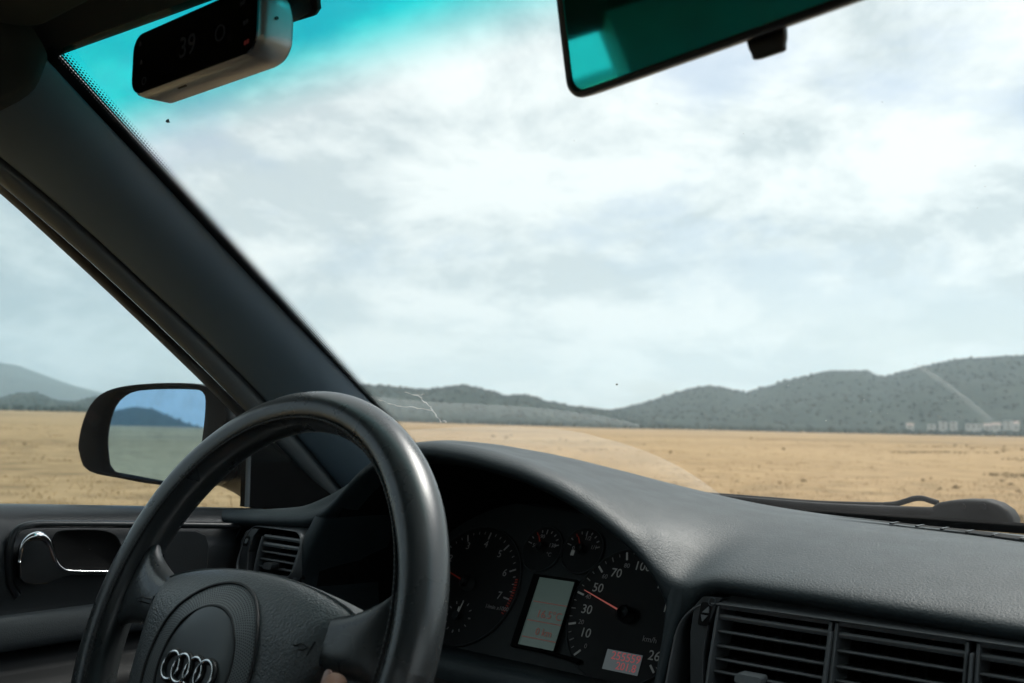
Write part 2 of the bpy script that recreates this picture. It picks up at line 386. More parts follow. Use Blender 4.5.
# header seam print
# dried dirt outside the wiper's sweep (its edge is the arc), smears and the scratch
def film_patch(name, top, bottom, mat, n=4, rev=False):
    a=smooth_curve([onglass(*p) for p in top],6); b=smooth_curve([onglass(*p) for p in bottom],6)
    rows=[[p.lerp(q,k/6) for p,q in zip(a,b)] for k in range(7)]
    V,Fc=grid(rows); uv=[(i/(len(a)-1)*4, k/6) for k in range(7) for i in range(len(a))]
    return mesh(name,V,Fc,mat,windscreen,uv=uv)
film_patch('dirt_film',[(398,431),(470,427),(555,429),(610,440),(655,455),(690,473),(720,494)],[(398,470),(470,476),(555,486),(610,492),(655,496),(690,500),(720,506)],'film')
film_patch('wiper_smear',[(372,396),(420,401),(480,404),(540,408),(600,416),(640,425)],[(378,425),(420,426),(480,427),(540,428),(600,428),(640,429)],'smear')
film_patch('wiper_smear',[(915,362),(935,374),(955,388),(975,404),(992,418)],[(911,367),(930,380),(950,394),(970,410),(986,424)],'smear')
def scratch(P,r):
    P=smooth_curve([onglass(*p) for p in P],6); P=[p+Vector((random.uniform(-1,1),random.uniform(-1,1),random.uniform(-1,1)))*r*.9 for p in P]; m=MB(); m.tube(P,[r*random.uniform(.08,.5) for i in range(len(P))],5)
    return m.build('scratch','crack',windscreen,uv=[(0,0)]*len(m.V))
scratch([(371,396),(385,402),(400,406),(418,408),(433,411)],.0009)
scratch([(413,394),(421,398),(428,404),(434,412),(439,420),(446,422)],.0014)
scratch([(405,392),(416,395),(424,394)],.0008)
def splat(px,py,r,mat='rubber'):
    p=onglass(px,py,.003); m=MB(); d=ray(px,py).normalized(); a=d.cross(Vector((0,0,1))).normalized(); b=a.cross(d)
    n=9; V=[p+a*(r*cos(2*pi*k/n)*random.uniform(.5,1.1))+b*(r*sin(2*pi*k/n)*random.uniform(.4,1)) for k in range(n)]
    m.prism(V,-d*.0006); m.build('splat',mat,windscreen,smooth=False,uv=None)
splat(617,384.5,.0013); splat(168,121,.0021,'gtrim')
M['speck']=pbr('dust_speck',(.75,.77,.77),.9)
m=MB()
for i in range(90):
    px,py=random.uniform(420,1010),random.choice([random.uniform(345,430),random.uniform(100,430)])
    p=onglass(px,py,.003); r=random.choice([.0003,.0004,.0005]); d=ray(px,py).normalized(); a=d.cross(Vector((0,0,1))).normalized(); b=a.cross(d)
    m.add([p+(a*cos(k*1.26)+b*sin(k*1.26))*r*random.uniform(.5,1) for k in range(5)],[(0,1,2,3,4)])
o=m.build('dust_specks','speck',windscreen); o['kind']='stuff'

# ------------------------------------------------ dashboard pad
lipX=[(-.74,-.114),(-.67,-.110),(-.60,-.107),(-.565,-.104),(-.545,-.097),(-.526,-.0815),(-.502,-.0575),(-.473,-.040),(-.443,-.0300),(-.408,-.0285),(-.36,-.0335),(-.304,-.045),(-.264,-.0588),(-.225,-.078),(-.1875,-.102),(-.170,-.122),(-.155,-.134),(-.142,-.128),(-.131,-.122),(-.05,-.123),(.10,-.128),(.3,-.128),(.74,-.128)]
lipY0=lambda x: interp([(-.74,.64),(-.58,.66),(-.16,.70),(-.13,.708),(.74,.708)],x)
crest=[(-.74,-.106,.70),(-.70,-.103,.70),(-.607,-.090,.715),(-.565,-.068,.72),(-.534,-.041,.725),(-.515,-.0200,.77),(-.49,-.0140,.80),(-.424,-.0202,.83),(-.342,-.0358,.86),(-.281,-.0541,.88),(-.2287,-.067,.90),(-.15,-.080,.90),(-.05,-.0865,.90),(.1,-.0885,.90),(.74,-.0885,.90)]
cow=[(-.74,-.125),(-.6,-.105),(-.45,-.060),(-.3,-.074),(-.2,-.084),(0,-.0885),(.74,-.095)]
def soft(T,x,w): return sum(interp(T,x+w*k/4) for k in range(-4,5))/9
crZ=[(a,b) for a,b,c in crest]; crY=[(a,c) for a,b,c in crest]
lipY=lambda x: sum(lipY0(x+.015*k/4) for k in range(-4,5))/9
xs=[]; x=-.74
while x<.745:
    xs.append(x); x+=.011 if x<.16 else .05
rows=[[] for _ in range(13)]
for x in xs:
    ly,lz=lipY(x),soft(lipX,x,.008); cy,cz=soft(crY,x,.05),soft(crZ,x,.03 if x>-.45 else .012); gz=soft(cow,x,.05); gy=1.055-.08*(x/.7)**2
    r = [(x,ly+.030,lz-.009),(x,ly+.004,lz-.005),(x,ly,lz+.002),(x,ly+.004,lz+.0085),(x,ly+.016,lz+.0135)]
    wp_=max(0,1-abs(x+.1555)/.020); wp_=wp_*wp_*(3-2*wp_)      # above the post the pad runs straight down into it
    for q_,tgt in ((0,(x,ly-.004,lz-.035)),(1,(x,ly-.001,lz-.020)),(2,(x,ly+.003,lz-.006))):
        r[q_]=tuple(a*(1-wp_)+b*wp_ for a,b in zip(r[q_],tgt))
    # bowed section from the lip over the crest, on to the foot of the windscreen
    z0,y0=lz+.0135,ly+.016; zs_=soft(lipX,x,.05)+.0135; w_=cy-y0
    for f in (.14,.3,.5,.75,1.0):
        q_=min(1,f/.55); zz=z0*(1-q_)+zs_*q_; r.append((x,y0+w_*f, zz+(cz-zz)*(1-(1-f)**1.9)))
    r += [(x,(cy+gy)/2,cz*.52+gz*.48),(x,gy,gz),(x,gy+.02,gz-.06)]
    for k,p in enumerate(r): rows[k].append(Vector((p[0],p[1],Z(p[2]))))
V,Fc=grid(rows)
dash=mesh('dashboard',V,Fc,'pad',car,sub=1)
dash['label']='grained black dashboard pad with raised hood over the instruments'
padb=BVHTree.FromPolygons(V,Fc)
# post between the instrument opening and the centre vents, and cheek beside the driver's vent
def strip(name,A,B,mat,parent,sub=1):
    rows=[[Vector(p) for p in A],[Vector(p) for p in B]]
    V,Fc=grid(rows); return mesh(name,V,Fc,mat,parent,sub=sub)
rows=[]
for z,xl,xr in ((-.126,-.168,-.146),(-.150,-.164,-.152),(-.175,-.163,-.154),(-.205,-.163,-.155),(-.24,-.163,-.155),(-.30,-.163,-.155)):
    yl_=.704-.36*(-.126-z); rows.append([Vector((xl-.001,yl_+.06,Z(z))),Vector((xl,yl_+.010,Z(z))),Vector((xl+.0025,yl_+.001,Z(z))),Vector(((xl+xr)/2,yl_-.001,Z(z))),Vector((xr,yl_+.001,Z(z))),Vector((xr+.004,yl_+.05,Z(z)))])
V,Fc=grid(rows); mesh('fascia_post',V,Fc,'pad',dash,sub=2)
rows=[]
for (px,py) in ((330,518),(325,528),(318,540),(311,556),(306,570),(303,580),(302,600),(306,640)):
    p=at(px,py,Y=.655); rows.append([p+Vector((.003,.10,0)),p+Vector((.001,.012,0)),p,p+Vector((-.006,-.003,0)),p+Vector((-.03,0,0)),p+Vector((-.045,.03,0))])
V,Fc=grid(rows); mesh('fascia_cheek',V,Fc,'pad',dash,sub=2)
# dark inside of the binnacle
lp=[(x,z) for x,z in lipX if -.53<=x<=-.165]
lp=[(-.565,-.26),(-.563,-.20),(-.556,-.15),(-.545,-.118)]+lp+[(-.166,-.15),(-.168,-.19),(-.18,-.26)]
rows=[]
for dy,dz in ((.010,-.001),(.03,-.006),(.09,-.015),(.16,-.032),(.23,-.10),(.24,-.25)):
    rows.append([Vector((x,lipY(x)+dy,Z(z+dz))) for x,z in lp])
V,Fc=grid(rows); mesh('hood_lining',V,Fc,'matte',dash,sub=1)
# defroster slit on the pad
P=[];
for px,py in ((829,518),(870,522.5),(920,528),(970,533.5),(1024,540.5),(1090,549)):
    loc=padb.ray_cast(CAMP,ray(px,py).normalized())[0]; P.append(loc)
P=smooth_curve(P,6); m=MB(); rows=[]
for i,p in enumerate(P):
    w=.024*min(1,i/20+.10); rows.append([p+Vector((0,-w*.5,.0022)),p+Vector((0,w*.5,.0022))])
m.add(*grid(rows)); df=m.build('defroster_slot','matte',dash)
m=MB()
for i in range(9,len(P)-1,3):
    p=P[i]; m.box((p.x-.0012,p.y-.010,p.z+.0012),(p.x+.0012,p.y+.010,p.z+.0028))
m.build('defroster_ribs','smooth',dash,smooth=False)
# lower fascia
def fascia_row(y,z): return [Vector((x,y,Z(z))) for x in (-.70,-.56,-.45,-.30,-.19,-.10)]
rows=[fascia_row(.80,-.232),fascia_row(.74,-.224),fascia_row(.705,-.214),fascia_row(.690,-.219),fascia_row(.688,-.235)]
V,Fc=grid(rows); mesh('instrument_shelf',V,Fc,'pad',dash,sub=2)
rows=[fascia_row(.72,-.238),fascia_row(.69,-.239),fascia_row(.672,-.246),fascia_row(.662,-.27),fascia_row(.65,-.36),fascia_row(.66,-.50),fascia_row(.80,-.62)]
V,Fc=grid(rows); mesh('lower_panel',V,Fc,'smooth',dash,sub=2)
rows=[[Vector((x,y,Z(z))) for x in (-.158,-.10,0,.10,.16,.3,.72)] for y,z in ((.67,-.296),(.655,-.298),(.645,-.31),(.64,-.5),(.70,-.7))]
V,Fc=grid(rows); mesh('centre_console',V,Fc,'smooth',dash,sub=1)
rows=[[Vector((x,y,Z(z))) for x in (.168,.18,.3,.5,.72)] for y,z in ((.74,-.125),(.705,-.14),(.69,-.18),(.69,-.31),(.72,-.40))]
V,Fc=grid(rows); mesh('glovebox_fascia',V,Fc,'pad',dash,sub=1)

# ------------------------------------------------ instrument cluster
tau=radians(28); CO=at(628,616,Y=.80); cex=Vector((1,0,0)); cey=Vector((0,sin(tau),cos(tau))); cn=cex.cross(cey)
def cl(px,py,h=0): return onplane(px,py,CO+cn*h,cn)
clus=empty('instrument_cluster',CO,car)
def c2(p): d=p-CO; return d.dot(cex),d.dot(cey)
def c3(u,v,h=0): return CO+cex*u+cey*v+cn*h
def flat(name,poly,mat,parent,h=0,th=.0006):
    m=MB(); m.prism([c3(u,v,h) for u,v in poly],cn*th); return m.build(name,mat,parent,smooth=False)
def circ(cx,cy,r,n=48): return [(cx+r*cos(2*pi*k/n),cy+r*sin(2*pi*k/n)) for k in range(n)]
flat('face',[(-.33,-.075),(.10,-.075),(.10,.02),(.06,.065),(-.03,.095),(-.22,.11),(-.33,.07)],'dial',clus,-.006,.004)
M['louvre']=pbr('louvre_plastic',(.10,.11,.115),.33)
M['clpanel']=pbr('cluster_panel',(.034,.041,.041),.6)
tp=c2(cl(470,585)); g1=c2(cl(543,549)); g2=c2(cl(583,551)); ck=c2(cl(459,617)); sp=(0.0,0.0)
# mask panel around the dials: one sheet with the dials standing 1 mm proud
flat('mask_panel',[(-.31,-.068),(.098,-.068),(.098,.02),(.058,.063),(-.03,.093),(-.22,.105),(-.31,.07)],'clpanel',clus,-.0015,.0012)
def dial(c,r,name='dial'):
    o=flat(name,circ(c[0],c[1],r,64),'dial',clus,.0006,.0006)
    m=MB(); m.tube([c3(c[0]+r*cos(a),c[1]+r*sin(a),.001) for a in [2*pi*k/64 for k in range(64)]],.0011,6,closed=True,up=cn)
    m.build('dial_ring','clpanel',o); return o
RS=.0665; RT=.066
dS=dial(sp,RS); dT=dial(tp,RT); d1=dial(g1,.0245); d2=dial(g2,.0245)
def tick(mb,c,a,r0,r1,w,h=.0018):
    d=Vector((cos(a),sin(a))); q=Vector((-sin(a),cos(a)))*w/2
    P=[(c[0]+d.x*r0-q.x,c[1]+d.y*r0-q.y),(c[0]+d.x*r1-q.x,c[1]+d.y*r1-q.y),(c[0]+d.x*r1+q.x,c[1]+d.y*r1+q.y),(c[0]+d.x*r0+q.x,c[1]+d.y*r0+q.y)]
    mb.prism([c3(u,v,h) for u,v in P],cn*.0004)
def angof(c,px,py): u,v=c2(cl(px,py)); return atan2(v-c[1],u-c[0])
# speedometer scale
a0=angof(sp,584,649); a80=angof(sp,628,557)
if a0>0: pass
else: a0+=2*pi
k=(a80-a0)/80
a100=a0+k*100; a260=angof(sp,649,661)
if a260>a100: a260-=2*pi
sa=lambda v: a0+k*v if v<=100 else a100+(a260-a100)*(v-100)/160
mM=MB(); mm_=MB()
for v in range(0,261,20): tick(mM,sp,sa(v),.0555,.0635,.0019)
for v in range(0,261,10):
    if v%20: tick(mm_,sp,sa(v),.0585,.0635,.0010)
for v in range(5,260,10): tick(mm_,sp,sa(v),.0605,.0635,.0007)
mM.build('scale_marks','white',dS,smooth=False); mm_.build('scale_marks','wsoft',dS,smooth=False)
for v,s,big in ((10,'10',1),(30,'30',1),(50,'50',1),(70,'70',1),(140,'140',1),(180,'180',1)):
    r=.0455 if v<200 else .0475
    a=sa(v); text('numeral',s,c3(r*cos(a),r*sin(a),.0015),cex,cey,.0125,'white',dS)
for v in (0,20,40,60,80):
    a=sa(v); text('small_numeral',str(v),c3(.0495*cos(a),.0495*sin(a),.0015),cex,cey,.0065,'wsoft',dS)
text('numeral','100',cl(643,567,.0015),cex,cey,.0125,'white',dS)
text('numeral','260',cl(657.5,657,.0015),cex,cey,.0125,'white',dS)
text('unit_text','km/h',cl(650,640,.0015),cex,cey,.0075,'wsoft',dS)
def needle(c,a,L,w,mat,parent,h=.006,cap=.008):
    m=MB(); d=Vector((cos(a),sin(a))); q=Vector((-sin(a),cos(a)))
    P=[(c[0]-q.x*w,c[1]-q.y*w),(c[0]+d.x*L-q.x*w*.4,c[1]+d.y*L-q.y*w*.4),(c[0]+d.x*L+q.x*w*.4,c[1]+d.y*L+q.y*w*.4),(c[0]+q.x*w,c[1]+q.y*w)]
    m.prism([c3(u,v,h) for u,v in P],cn*.001); o=m.build('needle',mat,parent,smooth=False)
    m=MB(); m.tube([c3(c[0],c[1],h-.004),c3(c[0],c[1],h+.003),c3(c[0],c[1],h+.005)],[cap,cap,cap*.7],24); m.build('needle_cap','clpanel',parent)
needle(sp,angof(sp,587,592),.054,.0009,'needle',dS)
# rev counter
mM=MB(); mm_=MB(); mr_=MB()
a3=angof(tp,469,538); a6=angof(tp,521,569)
kk=(a6-a3)/3; ta=lambda v: a3+kk*(v-3)
for v in range(0,8): tick(mM,tp,ta(v),.052,.060,.0016)
for v in range(0,28):
    if v%4: tick(mm_,tp,ta(v/4),.057,.060,.0008)
for i in range(14): tick(mr_,tp,ta(6.35+.085*i),.0600,.0635,.0011)
mM.build('scale_marks','wsoft',dT,smooth=False); mm_.build('scale_marks','wsoft',dT,smooth=False); mr_.build('red_zone','red',dT,smooth=False)
for v in range(1,8):
    a=ta(v); text('numeral',str(v),c3(tp[0]+.046*cos(a),tp[1]+.046*sin(a),.0015),cex,cey,.0115,'wsoft',dT)
text('unit_text','1/min x1000',cl(497,608,.0015),cex,cey,.0062,'wsoft',dT)
needle(tp,angof(tp,440,566),.050,.0009,'red',dT)
# clock inside the rev counter
mM=MB()
for i in range(12): tick(mM,ck,2*pi*i/12,.0145,.0175,.001 if i%3 else .0016)
mM.build('clock_marks','wsoft',dT,smooth=False)
mM=MB(); tick(mM,ck,angof(ck,467,600),0,.014,.0011,.004); tick(mM,ck,angof(ck,464,603),0,.0095,.0012,.005); mM.build('clock_hands','white',dT,smooth=False)
flat('clock_hub',circ(ck[0],ck[1],.0045,20),'clpanel',dT,.0052,.002)
# small gauges
for g,dd,labs in ((g1,d1,(('50',-.010,.002),('90',-.004,.0125),('130',.012,.004),('\u00b0C',.011,-.006))),(g2,d2,(('0',-.011,.001),('1/2',.003,.013),('1/1',.013,.004)))):
    mM=MB(); mR=MB()
    for i in range(9): tick(mR if i in (2,) else mM,g,radians(165-150*i/8),.0175 if i%4 else .0155,.0205,.0011)
    mM.build('scale_marks','wsoft',dd,smooth=False); mR.build('red_mark','red',dd,smooth=False)
    for s,u,v in labs: text('numeral',s,c3(g[0]+u,g[1]+v,.0015),cex,cey,.0062,'wsoft',dd)
    needle(g,radians(120),.015,.0007,'red',dd,.004,.0055)
# pump symbol on the fuel gauge
flat('pump_symbol',[(g2[0]-.0125,g2[1]-.0065),(g2[0]-.0085,g2[1]-.0065),(g2[0]-.0085,g2[1]-.001),(g2[0]-.0125,g2[1]-.001)],'white',d2,.0016,.0004)
# multifunction display
q=[cl(541,577,.0016),cl(573,582.5,.0016),cl(558,652,.0016),cl(517,645,.0016)]
qc=[c2(p) for p in q]; u0=min(qc[0][0],qc[3][0])*.5+max(qc[0][0],qc[3][0])*.5; u1=(qc[1][0]+qc[2][0])/2; v1=(qc[0][1]+qc[1][1])/2; v0=(qc[2][1]+qc[3][1])/2
disp=flat('information_display',[(u0,v0),(u1,v0),(u1,v1),(u0,v1)],'lcd',clus,.0016,.0006)
m=MB()
for uu0,vv0,uu1,vv1 in ((u0-.007,v0-.003,u0,v1+.002),(u1,v0-.003,u1+.0015,v1+.002),(u0,v1,u1,v1+.002),(u0,v0-.003,u1,v0)):  # thin bezel; its broad black left bar stands in for shade beside the display
    m.prism([c3(a,b,.0005) for a,b in ((uu0,vv0),(uu1,vv0),(uu1,vv1),(uu0,vv1))],cn*.004)
m.build('bezel_and_shade','matte',disp,smooth=False)
H=v1-v0; Wd=u1-u0
m=MB()
for f in (.635,.36,.12): m.prism([c3(a,b,.0024) for a,b in ((u0+.002,v0+H*f),(u1-.001,v0+H*f),(u1-.001,v0+H*f+.0008),(u0+.002,v0+H*f+.0008))],cn*.0003)
m.build('display_rules','lcdtext',disp,smooth=False)
text('display_text','16.5\u00b0C',c3((u0+u1)/2+.004,v0+H*.47,.0022),cex,cey,.011,'lcdtext',disp)
text('display_text','0 km',c3((u0+u1)/2+.004,v0+H*.22,.0022),cex,cey,.010,'lcdtext',disp)
# odometer
q=[c2(cl(*p,.0016)) for p in ((607,649.5),(642.5,655),(638,676),(603,669))]
u0=(q[0][0]+q[3][0])/2;u1=(q[1][0]+q[2][0])/2;v1=(q[0][1]+q[1][1])/2;v0=(q[2][1]+q[3][1])/2
od=flat('odometer',[(u0,v0),(u1,v0),(u1,v1),(u0,v1)],'odo',dS,.0016,.0006)
text('odometer_text','255559',c3(u0*.42+u1*.58,v0*.28+v1*.72,.0022),cex,cey,.0105,'odotext',dS)
text('odometer_text','201.8',c3(u0*.35+u1*.65,v0*.74+v1*.26,.0022),cex,cey,.0098,'odotext',dS)
# dark bar put in for the reset buttons' shadow at the cluster's foot
m=MB(); a=cl(540,650,.003); b=cl(580,662,.003); m.tube([a,a.lerp(b,.5),b],[.0018,.002,.0025],14); m.build('reset_shadow','matte',clus)

# ------------------------------------------------ air vents
def vent(parent,y,px_slats,x0,x1,ztop,zbot,modules,name='air_vent',nslat=6,label=None,rad=.028):
    root=empty('air_vent',(x0,y,Z(zbot)),car,label)
    w=x1-x0; h=ztop-zbot; cx=(x0+x1)/2; cz=(ztop+zbot)/2
    def ring(outw,outh,r,yy,xo=0): return [Vector((cx+a,yy,Z(cz+b))) for a,b in rrect(w+outw,h+outh,r,6)]
    rows=[ring(.020,.020,rad+.010,y+.020),ring(.012,.012,rad+.006,y+.010),ring(.0085,.0085,rad+.004,y+.001),ring(.0070,.0070,rad+.0035,y-.002),ring(.0048,.0048,rad+.0024,y-.002),ring(.0030,.0030,rad+.0015,y+.001),ring(.001,.001,rad,y+.03)]
    V,Fc=grid(rows,True); mesh('frame',V,Fc,'frame',root,sub=1)
    m=MB(); m.box((x0-.01,y+.075,Z(zbot-.01)),(x1+.01,y+.08,Z(ztop+.01)))
    m.box((x0-.004,y+.012,Z(ztop+.001)),(x1+.004,y+.078,Z(ztop+.004))); m.box((x0-.004,y+.012,Z(zbot-.004)),(x1+.004,y+.078,Z(zbot-.001)))
    m.box((x0-.006,y+.012,Z(zbot)),(x0-.003,y+.078,Z(ztop))); m.box((x1+.003,y+.012,Z(zbot)),(x1+.006,y+.078,Z(ztop)))
    m.build('duct','matte',root,smooth=False)
    return root
def slats(root,y,a,b,zs,lean=.012,side=.0022):
    """one louvre block: two curved side cheeks, horizontal blades, small vertical vanes behind"""
    ztop=zs[0]; zb=zs[-1]
    m=MB()
    for x in (a,b):
        P=[Vector((x+(.006 if x==a else .0)*((i/8)**2)*0, y+.012*(1-sin(pi*.5*(1-i/8)))*0+ .004*(i/8)**2, Z(ztop-(ztop-zb)*i/8))) for i in range(9)]
        rows=[[p+Vector((-side/2,0,0)),p+Vector((-side/2,.03,0)),p+Vector((side/2,.03,0)),p+Vector((side/2,0,0))] for p in P]
        m=MB(); m.add(*grid(rows,True)); m.build('side_cheek','louvre',root,smooth=False,bevel=.0008)
    for i,z in enumerate(zs):
        th=.0042 if i<2 else .0022; yy=y+.002+.0015*i
        P=[Vector((0,yy,z+th*.5)),Vector((0,yy-.0012,z+th*.1)),Vector((0,yy,z-th*.5)),Vector((0,yy+.026,z-th*.4-.003)),Vector((0,yy+.026,z+th*.3-.003))]
        m=MB(); m.prism([Vector((a+side/2,p.y,Z(p.z))) for p in P],(b-a-side,0,0)); m.build('blade','louvre',root,smooth=False,bevel=.0005)
    m=MB(); n=6
    for i in range(n):
        x=a+(b-a)*(i+.7)/n; m.box((x-.0008,y+.034,Z(zb)),(x+.0008,y+.055,Z(ztop)))
    m.build('vanes','matte',root,smooth=False)
yv=.709
LEAN=.36
def leanpt(px,py,y,zt,off=0):                 # point of the leaning fascia, given in its upright (unleaned) coordinates
    n_=Vector((0,1,-LEAN)); p=onplane(px,py,Vector((0,y+off,Z(zt))),n_); return Vector((p.x,y+off,p.z))
def lean(root,zt):
    for c in root.children:
        for v in c.data.vertices: v.co.y -= LEAN*(Z(zt)-v.co.z)
vp=lambda px,py,off=0: leanpt(px,py,yv,-.131,off)
lp_=lambda px,py,off=0: leanpt(px,py,yl,-.118,off)
vz=lambda px,py: vp(px,py).z-EYE
cx0=-.150
cv=vent(car,yv,None,cx0,.176,-.136,-.285,3,label='wide row of louvred vents in the middle of the dashboard')
zs=[vz(726,607),vz(720.5,617.5),vz(715,632),vz(711,646.5),vz(709,660),vz(707,673)]
zs+= [zs[-1]-.0125*i for i in range(1,5)]
for px in ((711,827),(833.5,965.5),):
    slats(cv,yv,vp(px[0],648).x,vp(px[1],648 if px[0]<800 else 660).x,zs)
slats(cv,yv,vp(977,660).x,vp(977,660).x+.097,zs)
# dividers
for px,py in ((830,645),(972,658)):
    m=MB(); x=vp(px,py).x; m.box((x-.0009,yv-.003,Z(-.285)),(x+.0009,yv+.03,Z(-.141)))
    m.build('divider','louvre',cv,bevel=.0008)
# control strip with wheel and symbols
xa=vp(690,640).x; xb=vp(707,640).x
m=MB(); m.prism([vp(*p,-.001) for p in ((690,632),(694,606),(703,596),(722,598),(716,606),(708,625),(703,655),(702,700),(690,700))],(0,.02,0)); cs=m.build('control_strip','plastic',cv,bevel=.0008,smooth=False)
m=MB(); p=vp(704.5,614,-.002); m.prism([p+Vector((a,0,b)) for a,b in rrect(.009,.017,.002)],(0,.004,0)); m.build('thumbwheel_slot','matte',cv,smooth=False)
m=MB(); p=vp(704.5,614,-.0035); m.prism([p+Vector(q) for q in ((-.0025,0,.001),(.003,0,.001),(.002,0,.0055))],(0,.002,0)); m.prism([p+Vector(q) for q in ((-.003,0,-.001),(.0025,0,-.001),(-.001,0,-.0055))],(0,.002,0)); m.build('thumbwheel','gtrim',cv,smooth=False)
m=MB(); p=vp(712,601.5,-.002); m.tube([p+Vector((.0029*cos(a),0,.0029*sin(a))) for a in [2*pi*k/24 for k in range(24)]],.0004,6,closed=True,up=(0,1,0)); m.build('vent_symbol','cloth',cv)
m=MB(); p=vp(747,680,-.006); m.prism([p+Vector((a,0,b)) for a,b in rrect(.02,.006,.002)],(0,.012,0)); m.build('slide_tab','gtrim',cv,smooth=False)
lean(cv,-.131)
# driver's vent
yl=.656
lx0=lp_(243,530).x; lx1=lp_(309,536).x
lz=lambda px,py: lp_(px,py).z-EYE
lv=vent(car,yl,None,lx0+.012,lx1-.010,lz(290,530)-.003,lz(270,577),1,rad=.013,label='small louvred vent at the driver\'s door end of the dashboard')
zl=[lz(262,536),lz(258,543.5),lz(255,551),lz(253,558.5),lz(251,566),lz(250,573)]
slats(lv,yl,lp_(256,555).x,lp_(300,545).x,zl)
m=MB(); m.prism([lp_(*p,-.001) for p in ((241,540),(246,531),(252,528),(259,529),(253,537),(248,552),(247,580),(238,580))],(0,.02,0)); m.build('control_strip','plastic',lv,bevel=.0008,smooth=False)
m=MB(); p=lp_(246,541,-.002); m.prism([p+Vector((a,0,b)) for a,b in rrect(.007,.010,.0015)],(0,.003,0)); m.build('thumbwheel_slot','matte',lv,smooth=False)
m=MB(); p=lp_(246,541,-.003); m.prism([p+Vector((a,0,b)) for a,b in rrect(.004,.005,.0012)],(0,.003,0)); m.build('thumbwheel','gtrim',lv,smooth=False)
m=MB(); p=lp_(267,566,-.004); m.prism([p+Vector((a,0,b)) for a,b in rrect(.014,.006,.002)],(0,.010,0)); m.build('slide_tab','plastic',lv,smooth=False)
lean(lv,-.118)
# fascia round the driver's vent
rows=[]
for y,z in ((.672,-.114),(.660,-.120),(.645,-.16),(.632,-.20),(.600,-.30)):
    rows.append([Vector((x,y+ (.02 if x<-.69 else 0),Z(z))) for x in (-.72,-.685,-.68)])
V,Fc=grid(rows); mesh('end_fascia',V,Fc,'pad',dash,sub=1)
rows=[[Vector((x,y,Z(z))) for x in (-.70,-.65,-.60,-.55)] for y,z in ((.645,-.186),(.632,-.190),(.615,-.25),(.60,-.34))]
V,Fc=grid(rows); mesh('vent_surround',V,Fc,'plastic',dash,sub=1)

# ------------------------------------------------ steering wheel
WC=Vector((-.373,.4505,Z(-.155))); wt=.3815; wu=Vector((1,0,0)); wv=Vector((0,sin(wt),cos(wt))); wn=wu.cross(wv)
wh=empty('steering_wheel',WC,car,'black leather steering wheel with four chrome rings on its hub')
def w3(u,v,h=0): return WC+wu*u+wv*v+wn*h
def onw(px,py,h): d=onplane(px,py,WC+wn*h,wn)-WC; return d.dot(wu),d.dot(wv)
RR=.176
n=96; rows=[]
for i in range(n+1):
    a=2*pi*i/n
    # grips swell a little at ten and two
    g=math.exp(-((math.degrees(a)-38)/16)**2)+math.exp(-((math.degrees(a)-142)/16)**2)
    r=.0168+.0010*g
    ring=[]
    for k in range(20):
        b=2*pi*k/20
        rad=RR+r*cos(b)*.98; hh=r*sin(b)*1.06
        if sin(b)>.2 and cos(b)<-.1: rad-=.0015*g
        ring.append(w3(rad*cos(a),rad*sin(a),hh))
    rows.append(ring)
V,Fc=grid(rows,True); rim=mesh('rim',V,Fc,'leather',wh,sub=1)
# sewn seam on the driver's side of the rim
m=MB(); b=radians(128)
m.tube([w3((RR+.0184*cos(b))*cos(a),(RR+.0184*cos(b))*sin(a),.0193*sin(b)) for a in [2*pi*k/120 for k in range(120)]],.0011,6,closed=True,up=wn); m.build('rim_seam','icon',rim)
m=MB()
for k in range(260):
    a=2*pi*k/260; da=.008
    p=[w3((RR+.0190*cos(b+s))*cos(a+q),(RR+.0190*cos(b+s))*sin(a+q),.0202*sin(b+s)) for s,q in ((-.10,-da),(.10,da))]
    m.tube(p,.0004,4,caps=False)
m.build('stitching','plastic',rim)
# airbag cover: domed shield with waisted sides
def sym(P): return P+[(-u,v) for u,v in reversed(P) if abs(u)>1e-6]
right=[(0,.0445),(.03,.0442),(.06,.0415),(.09,.0365),(.115,.0295),(.1175,.0250),(.1145,.0180),(.1105,.009),(.1075,-.001),(.1050,-.011),(.1015,-.022),(.098,-.036),(.0945,-.052),(.088,-.070),(.076,-.088),(.055,-.100),(.028,-.105),(0,-.106)]
out=right+[(-u,v) for u,v in reversed(right[1:-1])]
cc=(0,-.030)
def dome(u,v,f):                              # f: 0 centre .. 1 outline
    t=max(0,min(1,(v+.002)/.050)); t=t**1.6
    return .0290-.0130*(u/.115)**2-.0040*((v+.03)/.075)**2-.0190*t-.0030*max(0,f-.85)/.15
rows=[]; fs=(0.02,.2,.4,.55,.7,.82,.91,.965,.99,1.0,1.0,.985)
hs=[None]*9+[.004,-.012,-.030]
for i,f in enumerate(fs):
    row=[]
    for (u,v) in out:
        x=cc[0]+(u-cc[0])*f; y=cc[1]+(v-cc[1])*f
        h=dome(x,y,f) if hs[i] is None else hs[i]
        if i in (7,): h-=.0015
        if i==8: h-=.005
        row.append(w3(x,y,h))
    rows.append(row)
V,Fc=grid(rows,True); Fc.append(tuple(reversed(range(len(out)))))
cover=mesh('airbag_cover',V,Fc,'cover',wh,sub=2)
coverb=BVHTree.FromPolygons(V,[f for f in Fc])
def cov_h(u,v):
    loc=coverb.ray_cast(w3(u,v,.2),-wn)[0]
    return (loc-WC).dot(wn) if loc else .02
